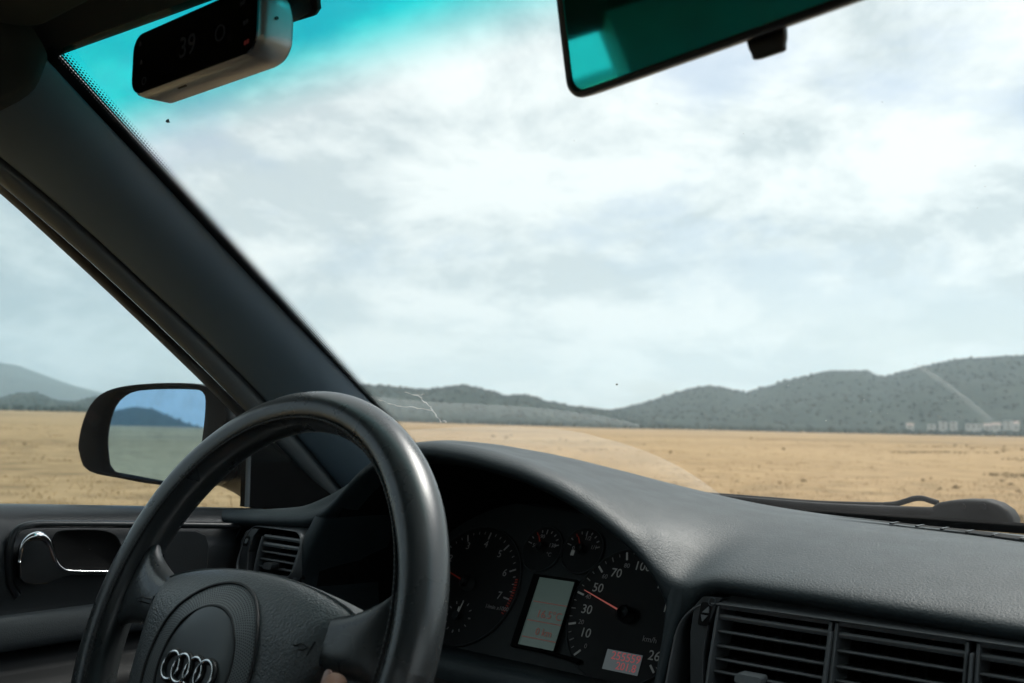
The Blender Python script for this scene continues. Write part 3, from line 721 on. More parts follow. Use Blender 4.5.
# perforated ring and plain disc
oc=(-.0005,-.0315); Ro=.0615; Ri=.0425
rows=[];uv=[];na=120;nr=8
for j in range(nr+1):
    f=j/nr; r=Ri+(Ro-Ri)*f; row=[]
    for i in range(na+1):
        a=2*pi*i/na; u=oc[0]+r*cos(a); v=oc[1]+r*sin(a)*1.02
        row.append(w3(u,v,cov_h(u,v)+.0016-.0012*f)); uv.append((i/na*150, f*11))
    rows.append(row)
V,Fc=grid(rows); pr=mesh('perforated_ring',V,[tuple(reversed(f)) for f in Fc],'perf',cover if False else wh,uv=uv)
for R_ in (Ro,Ri):
    m=MB(); m.tube([w3(oc[0]+R_*cos(a),oc[1]+R_*sin(a)*1.02,cov_h(oc[0]+R_*cos(a),oc[1]+R_*sin(a)*1.02)+.0008) for a in [2*pi*k/96 for k in range(96)]],.0013,8,closed=True,up=wn); m.build('groove','icon',wh)
rows=[]
for j in range(7):
    f=j/6; r=Ri*.975*max(f,.01); rows.append([w3(oc[0]+r*cos(a),oc[1]+r*sin(a)*1.02,cov_h(oc[0],oc[1])+.0020-.0018*f**3-.0012*(f>.99)) for a in [2*pi*k/72 for k in range(72)]])
V,Fc=grid(rows,True); Fc.append(tuple(reversed(range(72)))); mesh('hub_disc',V,[tuple(reversed(f)) for f in Fc],'disc',wh)
hd=cov_h(*oc)+.0022
rc=.0097
emb=MB(); black=MB()
for i in range(4):
    u=oc[0]-.0207+.0138*i+.0005; v=-.0350
    P=[w3(u+rc*cos(a),v+rc*sin(a),hd+.0010+(.0006 if i%2 else 0)) for a in [2*pi*k/48 for k in range(48)]]
    emb.tube(P,.00125,8,closed=True,up=wn)
    black.tube([p-wn*.0012 for p in P],.0024,8,closed=True,up=wn)
emb.build('emblem','chrome',wh); black.build('emblem_recess','icon',wh)
# spokes: from beside the cover into the rim
def spoke(sg):
    rows=[]
    for f,v1,v0,h1,h0 in ((0.098,.0255,-.012,.0085,-.026),(.112,.0275,-.014,.0085,-.026),(.126,.0325,-.013,.0085,-.024),(.140,.0400,-.013,.0075,-.020),(.152,.0480,-.015,.0050,-.014),(.162,.0560,-.020,.001,-.012),(.172,.0600,-.026,-.004,-.010)):
        row=[]
        for k in range(14):
            a=2*pi*k/14; vm=(v1+v0)/2; vh=(v1-v0)/2; hm=(h1+h0)/2; hh=(h1-h0)/2
            ca,sa_=cos(a),sin(a)
            ex_=lambda t: math.copysign(abs(t)**.6,t)
            vv=vm+vh*ex_(ca); uu=f
            if f>.15:                            # follow the rim's circle
                rr=f; uu=sqrt(max(rr*rr-vv*vv,.01)) if f>.16 else (f+sqrt(max(rr*rr-vv*vv,.01)))/2
            row.append(w3(sg*uu,vv,hm+hh*ex_(sa_)+.004))
        rows.append(row)
    V,Fc=grid(rows,True)
    if sg>0: Fc=[tuple(reversed(f)) for f in Fc]
    mesh('spoke',V,Fc,'leather',wh,sub=2)
spoke(1); spoke(-1)
for sg in (-1,1):                               # the two lower spokes
    rows=[]
    for f in (0,.25,.5,.75,1.0):
        p0=Vector((sg*.060,-.085)); p1=Vector((sg*.105,-.146)); p=p0.lerp(p1,f); d=(p1-p0).normalized(); q=Vector((-d.y,d.x))
        wd=.026-.006*sin(pi*f)
        row=[]
        for k in range(12):
            a=2*pi*k/12; row.append(w3(p.x+q.x*wd*cos(a),p.y+q.y*wd*cos(a),-.010+.010*sin(a)))
        rows.append(row)
    V,Fc=grid(rows,True); mesh('spoke',V,Fc,'leather',wh,sub=1)
# moulded horn symbols
def horn(px,py,ang,s):
    u,v=onw(px,py,.010); h=cov_h(u,v)
    m=MB(); M2=Matrix.Rotation(ang,2)
    def q(a,b): r=M2@Vector((a*s,b*s)); return w3(u+r.x,v+r.y,cov_h(u+r.x,v+r.y)+.0003)
    m.tube([q(-.006,0),q(-.004,0),q(-.002,.0015),q(.001,.0015),q(.003,0),q(.001,-.0018),q(-.002,-.0018)],.0005,6)
    m.tube([q(.004,-.0042),q(.0065,.0042)],.0006,6)
    m.build('horn_symbol','icon',wh)
horn(312,650,0.05,1.15); horn(152,602,.1,1.0)
# column shroud and stalks behind the wheel
m=MB(); m.tube([WC-wn*.03,WC-wn*.06-wv*.02,WC-wn*.11-wv*.03,WC-wn*.24-wv*.03],[.036,.040,.042,.044],20); m.build('steering_column','matte',car)
m=MB(); p=WC-wn*.09; m.tube([p+wu*-.06,p+wu*-.12+wv*.005,p+wu*-.18+wv*.012],[.009,.010,.012],12,ratio=.7); m.build('indicator_stalk','matte',car)
m=MB(); m.tube([p+wu*.06,p+wu*.11-wv*.01,p+wu*.15-wv*.02],[.009,.010,.012],12,ratio=.7); m.build('wiper_stalk','matte',car)

# ------------------------------------------------ driver's pillar
def along(P,n): return smooth_curve(P,n)
def Rl(px,py,x): return at(px,py,X=x)
Rt=[(20,22,-.541),(51,57,-.558),(128,140,-.584),(206,221,-.610),(286,306,-.636),(365,391,-.662),(400,428,-.673),(450,478,-.690)]
Ct=[(-60,112,-.628),(-20,144,-.634),(73,219,-.655),(140,283,-.672),(200,337,-.688),(263,399,-.708),(332,480,-.728),(392,552,-.745)]
Gt=[(-60,138,-.650),(-20,168,-.654),(57,233,-.672),(120,290,-.688),(180,347,-.703),(238,404,-.720),(300,470,-.735),(352,530,-.750)]
St=[(-60,146,-.668),(-20,172,-.670),(50,237,-.686),(112,294,-.701),(170,350,-.714),(226,404,-.731),(290,470,-.745),(345,535,-.757)]
nrm_in=Vector((.75,-.45,.1)).normalized()
rows=[]
for r,c in zip(Rt,Ct):
    a=Rl(*r)-Vector((0,0,0)); b=Rl(*c); vd=(a-CAMP).normalized(); rim_=a+vd*.03+vd.cross(Vector((0,0,1)))*-.035+Vector((0,0,-.008))
    row=[rim_,a]
    for f,bl in ((.10,.010),(.28,.022),(.5,.026),(.75,.018),(.93,.006)):
        row.append(a.lerp(b,f)+nrm_in*bl)
    row += [b, b+Vector((-.02,.03,0))]
    rows.append(row)
V,Fc=grid(rows); pil=mesh('windscreen_pillar',V,Fc,'trim',car,sub=2); pil['label']='dark blue-grey pillar trim slanting between windscreen and door window'
rows=[]
for c,g in zip(Ct,Gt):
    b=Rl(*c); g=Rl(*g); rows.append([b+Vector((-.004,.014,.0))-nrm_in*.004,b-nrm_in*.004+(g-b)*.06,b.lerp(g,.2)+nrm_in*.001,b.lerp(g,.55)+nrm_in*.002,g,g+Vector((-.012,.012,0))])
dframe_rows=rows
rows=[[p for p in r] for r in zip(*[])]
# ------------------------------------------------ driver's door
door=empty('door',(-.72,.2,Z(-.75)),car)
V,Fc=grid(dframe_rows); mesh('window_frame',V,Fc,'gtrim',door,sub=1)
rows=[]
for g,s in zip(Gt,St):
    a=Rl(*g)+Vector((-.003,.004,0)); b=Rl(*s); rows.append([a,a.lerp(b,.5)+nrm_in*.003,b,b+Vector((-.02,.012,0))])
V,Fc=grid(rows); mesh('window_seal',V,Fc,'rubber',door,sub=1)
# frame over the top of the window, going back
seal_top=Rl(*St[0])
m=MB(); Pt=[Rl(*St[1])+Vector((-.006,.0,.004)),Rl(*St[0])+Vector((-.004,0,.006)),Vector((-.655,.20,Z(.285))),Vector((-.645,0,Z(.305))),Vector((-.645,-.35,Z(.30))),Vector((-.655,-.9,Z(.25)))]
m.tube(smooth_curve(Pt,5),.020,8); m.build('roof_frame','rubber',door)
# belt line height as a function of y
bz=lambda y: interp([(-.9,-.048),(.0,-.066),(.405,-.0825),(.667,-.0990),(.74,-.104)],y)
ys=[-.85,-.5,-.2,.05,.2,.32,.42,.50,.58,.66,.72]
prof=[(-.735,.000),(-.712,.001),(-.698,-.004),(-.688,-.015),(-.683,-.027),(-.678,-.036),(-.676,-.044),(-.676,-.092),(-.674,-.098)]
rows=[[Vector((x,y,Z(bz(y)+dz))) for y in ys] for x,dz in prof]
V,Fc=grid(rows); mesh('belt_panel',V,Fc,'plastic',door,sub=2)
# inner panel below with the scoop of the handle
prof=[(-.675,-.083),(-.672,-.086),(-.670,-.0885)]
rows=[[Vector((x,y,Z(bz(y)+dz))) for y in ys] for x,dz in ((-.676,-.090),(-.690,-.093),(-.690,-.100))]
V,Fc=grid(rows); mesh('panel_gap','') if False else mesh('panel_gap',V,Fc,'matte',door)
zA=at(0,618,X=-.668).z-EYE; zB=at(0,655,X=-.668).z-EYE
rows=[[Vector((x,y,Z(zz))) for y in ys] for x,zz in ((-.690,zA+.002),(-.672,zA+.001),(-.667,zA-.003),(-.666,(zA+zB)/2),(-.668,zB+.002),(-.674,zB),(-.69,zB-.001))]
V,Fc=grid(rows); mesh('cloth_insert',V,Fc,'cloth',door,sub=1)
rows=[[Vector((x,y,Z(zz))) for y in ys] for x,zz in ((-.69,zB-.001),(-.676,zB-.008),(-.674,zB-.016),(-.672,zB-.02),(-.64,zB-.024),(-.635,zB-.04),(-.65,zB-.08),(-.67,zB-.12),(-.68,zB-.3),(-.70,zB-.45))]
V,Fc=grid(rows); mesh('lower_panel',V,Fc,'rubber',door,sub=1)
# handle bezel, scoop, lever
Xp=-.6755
def dp(px,py,x=Xp): return at(px,py,X=x)
bez=smooth_curve([dp(*p) for p in ((240,526),(180,525),(120,524.5),(60,524),(30,525),(16,531),(10,546),(9,565),(11,584),(18,596))],5)
m=MB(); m.tube(bez,.0035,8); m.build('handle_bezel','smooth',door)
oval=[(51,541),(55,533),(64,530),(90,529.5),(106,531),(116,536),(121,546),(121,560),(118,571),(100,573),(70,573),(58,568)]
oval=[dp(*p,-.674) for p in oval]
m=MB(); c=sum(oval,Vector())/len(oval); oc2=smooth_curve(oval+[oval[0]],4)[:-1]
rows=[[p+Vector((.001,0,0)) for p in oc2],[p.lerp(c,.04)+Vector((.0015,0,0)) for p in oc2],[p.lerp(c,.10)+Vector((-.0005,0,0)) for p in oc2],[c.lerp(p,.02) for p in oc2]]
m.add(*grid(rows,True)); m.build('handle_scoop','matte',door)
lev=[(20,578),(19.5,562),(22,546),(28,538.5),(35,536),(42,536.5),(48,541),(52,550),(56,561),(62,568),(72,571),(110,571.5),(135,571.5),(135,574),(72,575),(62,578),(48,584),(34,585),(25,583)]
pts=[dp(*p,-.664) for p in lev]
m=MB(); m.prism(pts,(-.008,0,0)); m.build('door_handle','dchrome',door,bevel=.0015,smooth=False)
m=MB(); P=smooth_curve([dp(*p,-.6625) for p in lev[1:13]],5); m.tube(P,[.0012+.0030*math.exp(-((i-17)/9)**2) for i in range(len(P))],10); m.build('handle_trim','chrome',door)
# tweeter cover
tw=[dp(*p,-.6745) for p in ((168,535),(176,531),(196,531),(206,535),(209,545),(208,566),(203,575),(170,576),(164,570),(163,545))]
m=MB(); m.prism(tw,(-.003,0,0)); m.build('tweeter_cover','plastic',door,bevel=.0012,smooth=False)
# black sail panel in front of the window, and its grey edge strip
sail=[(246,507),(250,400),(300,440),(352,500),(330,512)]
m=MB(); m.prism([at(*p,X=-.735) for p in sail],(-.012,0,0)); m.build('mirror_sail','matte',door,smooth=False)
m=MB(); m.tube([at(249.5,406,X=-.736),at(248.5,460,X=-.736),at(247,507,X=-.736)],.0028,8); m.build('sail_strip','gtrim',door)
# window pane
gp=[(-.695,.66,-.10),(-.695,-.2,-.075),(-.665,-.2,.295),(-.668,.30,.27)]
def winx(y,z): return -.748+ (z+.11)/.40*.085
edge=[(.80,-.16),(-.22,-.16),(-.22,.30),(.26,.30),(.45,.24),(.62,.12),(.80,.0)]
V=[Vector((winx(y,z),y,Z(z))) for y,z in edge]; mesh('window_pane',V,[tuple(range(len(V)))],'sideglass',door,smooth=False)

# ------------------------------------------------ wing mirror
mn=Vector((.29,-.957,0)).normalized(); mw=Vector((.957,.29,0)); mz=Vector((0,0,1))
mc=onplane(146,434,Vector((-.98,.618,EYE)),mn)
wm=empty('wing_mirror',mc-mz*.07,car,'black wing mirror reflecting blue sky and a hill')
def mp(px,py,h=0):
    d=onplane(px,py,mc+mn*h,mn); return (d-mc).dot(mw),(d-mc).dot(mz)
def m3(u,v,h=0): return mc+mw*u+mz*v+mn*h
om=[mp(*p) for p in ((77,447),(80,428),(88,407),(101,393),(121,386),(150,383),(180,382.5),(205,385),(222,395),(226,410),(226,440),(222,470),(214,486),(190,487.5),(150,484.5),(115,478),(94,474),(82,466))]
om=[(p.x,p.y) for p in smooth_curve([Vector((a,b,0)) for a,b in om]+[Vector((om[0][0],om[0][1],0))],3)[:-1]]
mcx=sum(a for a,b in om)/len(om); mcy=sum(b for a,b in om)/len(om)
def sc(f,h,du=0,dv=0): return [m3(mcx+(a-mcx)*f+du,mcy+(b-mcy)*f+dv,h) for a,b in om]
rows=[sc(.02,-.105,.02),sc(.45,-.098,.015),sc(.75,-.075,.008),sc(.93,-.040,.002),sc(1.0,-.012),sc(1.0,-.003),sc(.985,.0)]
V,Fc=grid(rows,True); mesh('housing',V,[tuple(reversed(f)) for f in Fc],'dusty',wm,sub=1)
# bezel well: slopes inwards to the recessed glass
gl=[mp(*p,-.012) for p in ((112,470),(109,440),(113,415),(121,400),(133,393),(160,390.5),(195,391),(203,395),(204,410),(201,440),(196,470),(190,482),(160,480),(125,475))]
gl=[(p.x,p.y) for p in smooth_curve([Vector((a,b,0)) for a,b in gl]+[Vector((gl[0][0],gl[0][1],0))],4)[:-1]]
# resample both to the same count by angle
def polar(P,c,n):
    A=sorted((atan2(b-c[1],a-c[0]),a,b) for a,b in P); A=[(A[-1][0]-2*pi,)+A[-1][1:]]+A+[(A[0][0]+2*pi,)+A[0][1:]]
    out=[]
    for i in range(n):
        t=-pi+2*pi*i/n
        for p,q in zip(A,A[1:]):
            if p[0]<=t<=q[0]:
                f=(t-p[0])/max(q[0]-p[0],1e-9); out.append((p[1]+(q[1]-p[1])*f,p[2]+(q[2]-p[2])*f)); break
    return out
gcx=sum(a for a,b in gl)/len(gl); gcy=sum(b for a,b in gl)/len(gl)
po=polar(om,(gcx,gcy),64); pg=polar(gl,(gcx,gcy),64)
rows=[[m3(gcx+(a-gcx)*.985,gcy+(b-gcy)*.985,0) for a,b in po],[m3(gcx+(a-gcx)*.94,gcy+(b-gcy)*.94,.001) for a,b in po],[m3(a+(c-a)*.6,b+(d-b)*.6,-.002) for (a,b),(c,d) in zip(po,pg)],[m3(c+(c-gcx)*.10,d+(d-gcy)*.06,-.006) for c,d in pg],[m3(c+(c-gcx)*.05,d+(d-gcy)*.04,-.016) for c,d in pg]]
V,Fc=grid(rows,True); mesh('bezel',V,Fc,'matte',wm)
V=[m3(c+(c-gcx)*.04,d+(d-gcy)*.03,-.0125-.0085*(d-gcy)) for c,d in pg]
tilt=Matrix.Rotation(radians(0),3,'Z')
mesh('mirror_glass',V,[tuple(range(64))],'wingglass',wm,smooth=False)
# foot that joins the housing to the door
rows=[]
for f in (0,.25,.5,.75,1):
    a=m3(.068,-.005,-.062); b=Vector((-.745,.745,Z(-.045))); c=a.lerp(b,f)+Vector((0,.01*sin(pi*f),-.012*f)); hh=.060-.008*sin(pi*f)+.014*f; ww=.030
    rows.append([c+Vector((0,ww*cos(t),hh*sin(t)-.004*f)) for t in [2*pi*k/14 for k in range(14)]])
V,Fc=grid(rows,True); mesh('mirror_foot',V,Fc,'dusty',wm,sub=1)
m=MB(); p=at(231,470,X=-.775); m.prism([p+Vector((0,a,b)) for a,b in rrect(.012,.010,.003)],(.004,0,0)); m.build('repeater_lens',pbr('lens_red',(.12,.03,.035),.2),wm,smooth=False)

# ------------------------------------------------ rear-view mirror
ry=radians(10.5); rt_=radians(13.2)
rn=Vector((-sin(ry)*cos(rt_),-cos(ry)*cos(rt_),-sin(rt_))); ru=Vector((cos(ry),-sin(ry),0)); ro=radians(.3)
rv0=rn.cross(ru)*-1; 
if rv0.z<0: rv0=-rv0
ru,rv=ru*cos(ro)+rv0*sin(ro), rv0*cos(ro)-ru*sin(ro)
RO=at(574,101,Y=.47)
def rp(px,py): d=onplane(px,py,RO,rn)-RO; return d.dot(ru),d.dot(rv)
rmw,rmh=.245,.078
rm=empty('rear_view_mirror',RO,car,'teal tinted interior mirror hanging from the top of the windscreen')
ol=[(a+rmw/2-.004,b+rmh/2) for a,b in rrect(rmw,rmh,.012,6)]
# left side leans a little like the photo
ol=[(a+.004*(b/rmh)*(1-a/rmw),b) for a,b in ol]
occx=rmw/2;occy=rmh/2
def rr3(f,h,dv=0): return [RO+ru*(occx+(a-occx)*f[0])+rv*(occy+(b-occy)*f[1]+dv)+rn*h for a,b in ol]
rows=[rr3((.1,.1),-.034),rr3((.75,.6),-.032),rr3((.95,.88),-.022),rr3((1.0,1.0),-.006),rr3((1.0,1.0),.001),rr3((.985,.955),.003),rr3((.962,.890),.0025),rr3((.958,.880),-.002)]
V,Fc=grid(rows,True); mesh('housing',V,Fc,'smooth',rm,sub=1)
V=rr3((.962,.888),.0005); mesh('mirror_glass',V,[tuple(range(len(V)))],'rearglass',rm,smooth=False)
m=MB(); c=RO+ru*.118+rv*.0-rn*.012
u0=rp(736,57)[0]; u1=rp(774,42)[0]
rows=[]
for s,f in ((1.0,.006),(.98,.0),(.82,-.002),(.86,-.005),(.7,-.006)):
    rows.append([RO+ru*((u0+u1)/2+a*s)+rv*(f-.003)+rn*(-.012+b) for a,b in rrect((u1-u0)*1.0,.005,.002)])
V,Fc=grid(rows,True); Fc.append(tuple(range(len(rows[0])*4,len(rows[0])*5))); mesh('dimming_lever',V,Fc,'smooth',rm,sub=1)
m=MB(); top=W(.03,.93,.004); c=RO+ru*.12+rv*.045-rn*.03; m.tube([c,c.lerp(top,.5),top],[.012,.010,.016],12); m.build('mirror_stem','smooth',rm)

# ------------------------------------------------ roof, visor, header
def roofz(x,y): 
    q=abs(x)/.62; return .352-.014*q**2-.020*q**8 -.022*max(0,(q-.80)/.2)**2 - .10*max(0,(y-.30)/.17)**2*.35
xsr=[-.66,-.63,-.60,-.565,-.52,-.45,-.36,-.2,0,.2,.36,.45,.52,.565,.60,.63,.66]
rows=[]
fr=[]
for x in xsr:
    s=max(-1,min(1,x/.56)); e=W(s,1.0)
    p=e+Vector((0,-.012,.007))
    if abs(x)>.56: 
        f=(abs(x)-.56)/.10; p=Vector((x,.375-.03*f,Z(.3037-.02*f)))
    fr.append(p)
rows.append([p+Vector((0,.045,.03)) for p in fr]); rows.append([p+Vector((0,.006,-.001)) for p in fr]); rows.append(fr)
for y in (.345,.28,.10,-.2,-.6,-1.0): rows.append([Vector((x,y if y<.34 else min(y,fr[i].y-.02),Z(roofz(x,y)-(.015 if y>.33 else 0)))) for i,x in enumerate(xsr)])
V,Fc=grid(rows); roof=mesh('roof',V,Fc,'headliner',car,sub=1)
m=MB(); xs_=[-.66,-.3,0,.3,.66]
V,Fc=grid([[Vector((x,y,Z(.40-.05*(x/.7)**2-max(0,y-.2)*.25))) for x in (-.66,-.5,-.25,0,.25,.5,.66)] for y in (.2,-.4,-1.1)]); mesh('roof_skin',V,Fc,'paint',car)
m=MB(); m.prism([Vector((x,y,Z(.303))) for x,y in [(a-.335,b+.255) for a,b in rrect(.40,.175,.03)]],(0,0,.013)); m.build('sun_visor','headliner',car,bevel=.005)
m=MB(); m.prism([Vector((x,y,Z(.303))) for x,y in [(a+.335,b+.255) for a,b in rrect(.40,.175,.03)]],(0,0,.013)); m.build('sun_visor','headliner',car,bevel=.005)
# pillar cap: the headliner's corner that covers the pillar's head
rows=[]
for px,py,x in ((-130,190,-.600),(-75,150,-.592),(-30,122,-.585),(0,107,-.575),(22,99,-.565),(38,87,-.553),(44,70,-.546),(49,56,-.542)):
    p=at(px,py,X=x); rows.append([p+Vector((-.03,.012,.004)),p,p+Vector((.004,-.010,.012)),p+Vector((.012,-.05,.045)),p+Vector((.03,-.10,.085))])
V,Fc=grid(rows); mesh('pillar_cap',V,Fc,'headliner',car,sub=1)
m=MB(); m.tube(smooth_curve([at(46,60,X=-.568),at(45.5,72,X=-.580),at(43,84,X=-.593),at(38,92,X=-.606),at(30,98,X=-.614)],4),[.003]*13+[.0035]*4 if False else .0035,6); m.build('pillar_seal','rubber',car)

# ------------------------------------------------ rest of the body: rear, floor, passenger's side, bonnet
m=MB(); m.box((-.74,-1.3,.18),(.74,.9,.22)); m.build('floor','matte',car,smooth=False)
def side(sg):
    m=MB(); x=sg*.72
    m.box((min(x,x+sg*.06),-1.3,.2),(max(x,x+sg*.06),.95,Z(-.14)))
    o=m.build('body_side','paint',car,smooth=False)
    m=MB(); m.prism([Vector((sg*.70,-.10,Z(-.1))),Vector((sg*.70,-.55,Z(-.1))),Vector((sg*.63,-.50,Z(.32))),Vector((sg*.63,.0,Z(.32)))],(sg*.03,0,0)); m.build('centre_pillar','ptrim',car,smooth=False)
    m=MB(); m.prism([Vector((sg*.70,-.95,Z(-.1))),Vector((sg*.70,-1.3,Z(-.1))),Vector((sg*.60,-1.15,Z(.34))),Vector((sg*.63,-.90,Z(.32)))],(sg*.03,0,0)); m.build('rear_pillar','trim',car,smooth=False)
    V=[Vector((sg*.715,-.30,Z(-.12))),Vector((sg*.715,-1.0,Z(-.12))),Vector((sg*.65,-.93,Z(.32))),Vector((sg*.65,-.29,Z(.32)))]
    mesh('rear_side_window',V,[(0,1,2,3)],'clearglass',car,smooth=False)
side(-1); side(1)
# passenger's door: belt, frame and pane
V=[Vector((.715,.80,Z(-.13))),Vector((.715,-.22,Z(-.13))),Vector((.65,-.22,Z(.32))),Vector((.65,.26,Z(.30))),Vector((.68,.62,Z(.12)))]
mesh('passenger_window',V,[(0,1,2,3,4)],'openglass',car,smooth=False)
rows=[[Vector((x,y,Z(z))) for y in (-.85,-.2,.3,.72)] for x,z in ((.735,-.09),(.70,-.09),(.68,-.12),(.67,-.3),(.69,-.7))]
V,Fc=grid(rows); mesh('passenger_door_panel',V,Fc,'plastic',car,sub=1)
rows=[]
for r,s in zip(Rt,St):
    a=Rl(*r); b=Rl(*s); a=Vector((-a.x,a.y,a.z)); b=Vector((-b.x,b.y,b.z)); rows.append([a+Vector((.006,.03,0)),a,a.lerp(b,.5)+Vector((-.02,-.012,0)),b])
V,Fc=grid(rows); mesh('windscreen_pillar',V,Fc,'trim',car,sub=1)
m=MB(); m.box((-.70,-1.34,.2),(.70,-1.30,Z(-.02))); m.box((-.66,-1.32,Z(-.04)),(.66,-.98,Z(-.02))); m.build('rear_bulkhead','seat',car,smooth=False)
mesh('rear_window',[Vector((-.64,-1.32,Z(-.02))),Vector((.64,-1.32,Z(-.02))),Vector((.56,-1.0,Z(.32))),Vector((-.56,-1.0,Z(.32)))],[(0,1,2,3)],'clearglass',car,smooth=False)
rows=[[Vector((x,y,Z(z)-.02*(x/.7)**2)) for x in (-.76,-.5,-.25,0,.25,.5,.76)] for y,z in ((1.08,-.135),(1.16,-.118),(1.24,-.122),(1.30,-.135),(1.32,-.17),(1.9,-.24),(2.2,-.33),(2.3,-.5))]
V,Fc=grid(rows); mesh('bonnet',V,Fc,'paint',car,sub=1)
# dark cowl band along the foot of the windscreen
rows=[]
for off,t0,lift in ((.004,-.005,0),(.003,.020,0)):
    rows.append([W(-.95+1.9*i/30,t0,-off) for i in range(31)])
V,Fc=grid(rows); mesh('cowl_band',V,Fc,'rubber',windscreen)
def seat(cx):
    st=empty('seat',(cx,-.2,.22),car)
    rows=[[Vector((cx+w*cos(a),y,.22+h*(.55+.45*sin(a)))) for a in [2*pi*k/16 for k in range(16)]] for y,w,h in ((.18,.20,.20),(.10,.25,.27),(-.15,.26,.25),(-.42,.25,.22))]
    V,Fc=grid(rows,True); Fc += [tuple(reversed(range(16))),tuple(range(48,64))]; mesh('cushion',V,Fc,'seat',st,sub=1)
    rows=[[Vector((cx+w*cos(a),-.36-(z-.35)*.30+.09*sin(a),z)) for a in [2*pi*k/16 for k in range(16)]] for z,w in ((.36,.24),(.6,.25),(.85,.23),(.96,.17))]
    V,Fc=grid(rows,True); Fc += [tuple(reversed(range(16))),tuple(range(48,64))]; mesh('backrest',V,Fc,'seat',st,sub=1)
    rows=[[Vector((cx+w*cos(a),-.56-(z-.98)*.1+.045*sin(a),z)) for a in [2*pi*k/16 for k in range(16)]] for z,w in ((1.0,.10),(1.06,.13),(1.13,.13),(1.17,.09))]
    V,Fc=grid(rows,True); Fc += [tuple(reversed(range(16))),tuple(range(48,64))]; mesh('headrest',V,Fc,'seat',st,sub=1)
seat(-.37); seat(.37)

# ------------------------------------------------ wiper outside the glass
M['wiperp']=pbr('weathered_black',(.011,.012,.012),.7,spec=.25)
wp=empty('windscreen_wiper',(-.05,1.15,Z(-.09)),car,'black wiper with a rounded pivot cap at the foot of the windscreen')
yw=1.165
cap=[(926,517),(930,507),(938,502.5),(950,500.5),(965,499.5),(985,500),(998,504),(1008,511),(1014,520),(1013,530),(926,524)]
m=MB(); m.prism([at(*p,Y=yw) for p in cap],(0,.035,0)); m.build('pivot_cap','wiperp',wp,bevel=.006,smooth=True)
m=MB()
for px,py,s in ((962.5,506.5,.0030),(983,506.5,.0032)):
    p=at(px,py,Y=yw-.0015); m.prism([p+Vector((s*cos(a),0,s*sin(a))) for a in [2*pi*k/16 for k in range(16)]],(0,.003,0))
m.build('cap_hole','icon',wp,smooth=False)
m=MB(); m.tube(smooth_curve([at(*p,Y=yw+.012) for p in ((938,503),(930,500.5),(922,498.3),(914,498.6),(906,501),(896,503.8),(884,504.8)) ],4),.0032,8); m.tube(smooth_curve([at(*p,Y=yw+.012) for p in ((884,504.8),(820,503),(760,498.5),(700,494),(600,488))],4),.0030,8); m.build('wiper_arm','wiperp',wp)
m=MB(); m.tube(smooth_curve([at(*p,Y=yw+.004) for p in ((935,512),(880,510),(820,507),(760,502),(700,497.5),(600,492))],4),.0042,8,ratio=1.3); m.build('wiper_blade','rubber',wp)

# ================================================================== DASH CAMERA (hangs from the windscreen)
yc=.37
TLc=at(138,34,Y=yc); BRc=at(259,58,Y=yc); z1=TLc.z; z0=at(200,74,Y=yc).z; x0=at(133,60,Y=yc).x; x1=BRc.x
cam_o=empty('dash_camera',((x0+x1)/2,yc+.012,z0),None,'black and silver dash camera with a dim 39 on its screen, under the windscreen header','dash camera')
cw=x1-x0; ch=z1-z0; ccx=(x0+x1)/2; ccz=(z0+z1)/2
def dcam(w,h,y,r): return [Vector((ccx+a,y,ccz+b)) for a,b in rrect(w,h,r,6)]
dep=.030
rows=[dcam(cw-.006,ch-.006,yc-.0005,.011),dcam(cw-.001,ch-.001,yc+.002,.013),dcam(cw,ch,yc+.006,.014),dcam(cw-.001,ch-.001,yc+dep*.8,.016),dcam(cw-.012,ch-.010,yc+dep,.014)]
V,Fc=grid(rows,True); Fc += [tuple(range(len(rows[0]))),tuple(reversed(range(len(V)-len(rows[0]),len(V))))]
mesh('body',V,Fc,'silver',cam_o,bevel=0)
V=dcam(cw-.004,ch-.004,yc-.0012,.012); m=MB(); m.prism(V,(0,.0012,0)); m.build('screen','scr',cam_o,smooth=False)
cz_=Vector((0,0,1)); cx_=Vector((1,0,0))
def cp(px,py): return at(px,py,Y=yc-.0014)
text('screen_digits','39',cp(188,47),cx_,cz_,.021,'scrtext',cam_o)
def ringicon(px,py,r,mat,w=.0006):
    p=cp(px,py); m=MB(); m.tube([p+Vector((r*cos(a),0,r*sin(a))) for a in [2*pi*k/24 for k in range(24)]],w,6,closed=True,up=(0,1,0)); m.build('screen_icon',mat,cam_o)
ringicon(220,33,.0052,'scrtext'); ringicon(144,81,.0026,'scrtext',.0004); 
for px,py in ((140,44),(141,62)): 
    p=cp(px,py); m=MB(); m.prism([p+Vector((a,0,b)) for a,b in ((-.0012,-.0018),(.0012,-.0018),(.0016,.0004),(0,.0022),(-.0016,.0004))],(0,.0003,0)); m.build('screen_icon','scrtext',cam_o,smooth=False)
for px,py,mt in ((246,22,'scrtext'),(243,3,'scrtext'),(247,42,'scrred')):
    p=cp(px,py); m=MB(); 
    for a,b in ((-.0022,0),(.0006,.0004)): m.prism([p+Vector((a+q,0,b+w)) for q,w in rrect(.0022,.0030,.0006,3)],(0,.0003,0))
    m.build('screen_icon',mt,cam_o,smooth=False)
m=MB(); p=Vector((x1-.0002,yc+.012,at(272,20,Y=yc+.012).z)); m.tube([p,p+Vector((.0012,0,0))],.0011,10); m.build('microphone_hole','icon',cam_o)
m=MB(); p=Vector((at(181,86,Y=yc+.006).x,yc+.007,z0-.0001)); m.box((p.x-.005,p.y-.0006,p.z-.0006),(p.x+.005,p.y+.0006,p.z+.0005)); m.build('card_slot','icon',cam_o,smooth=False)
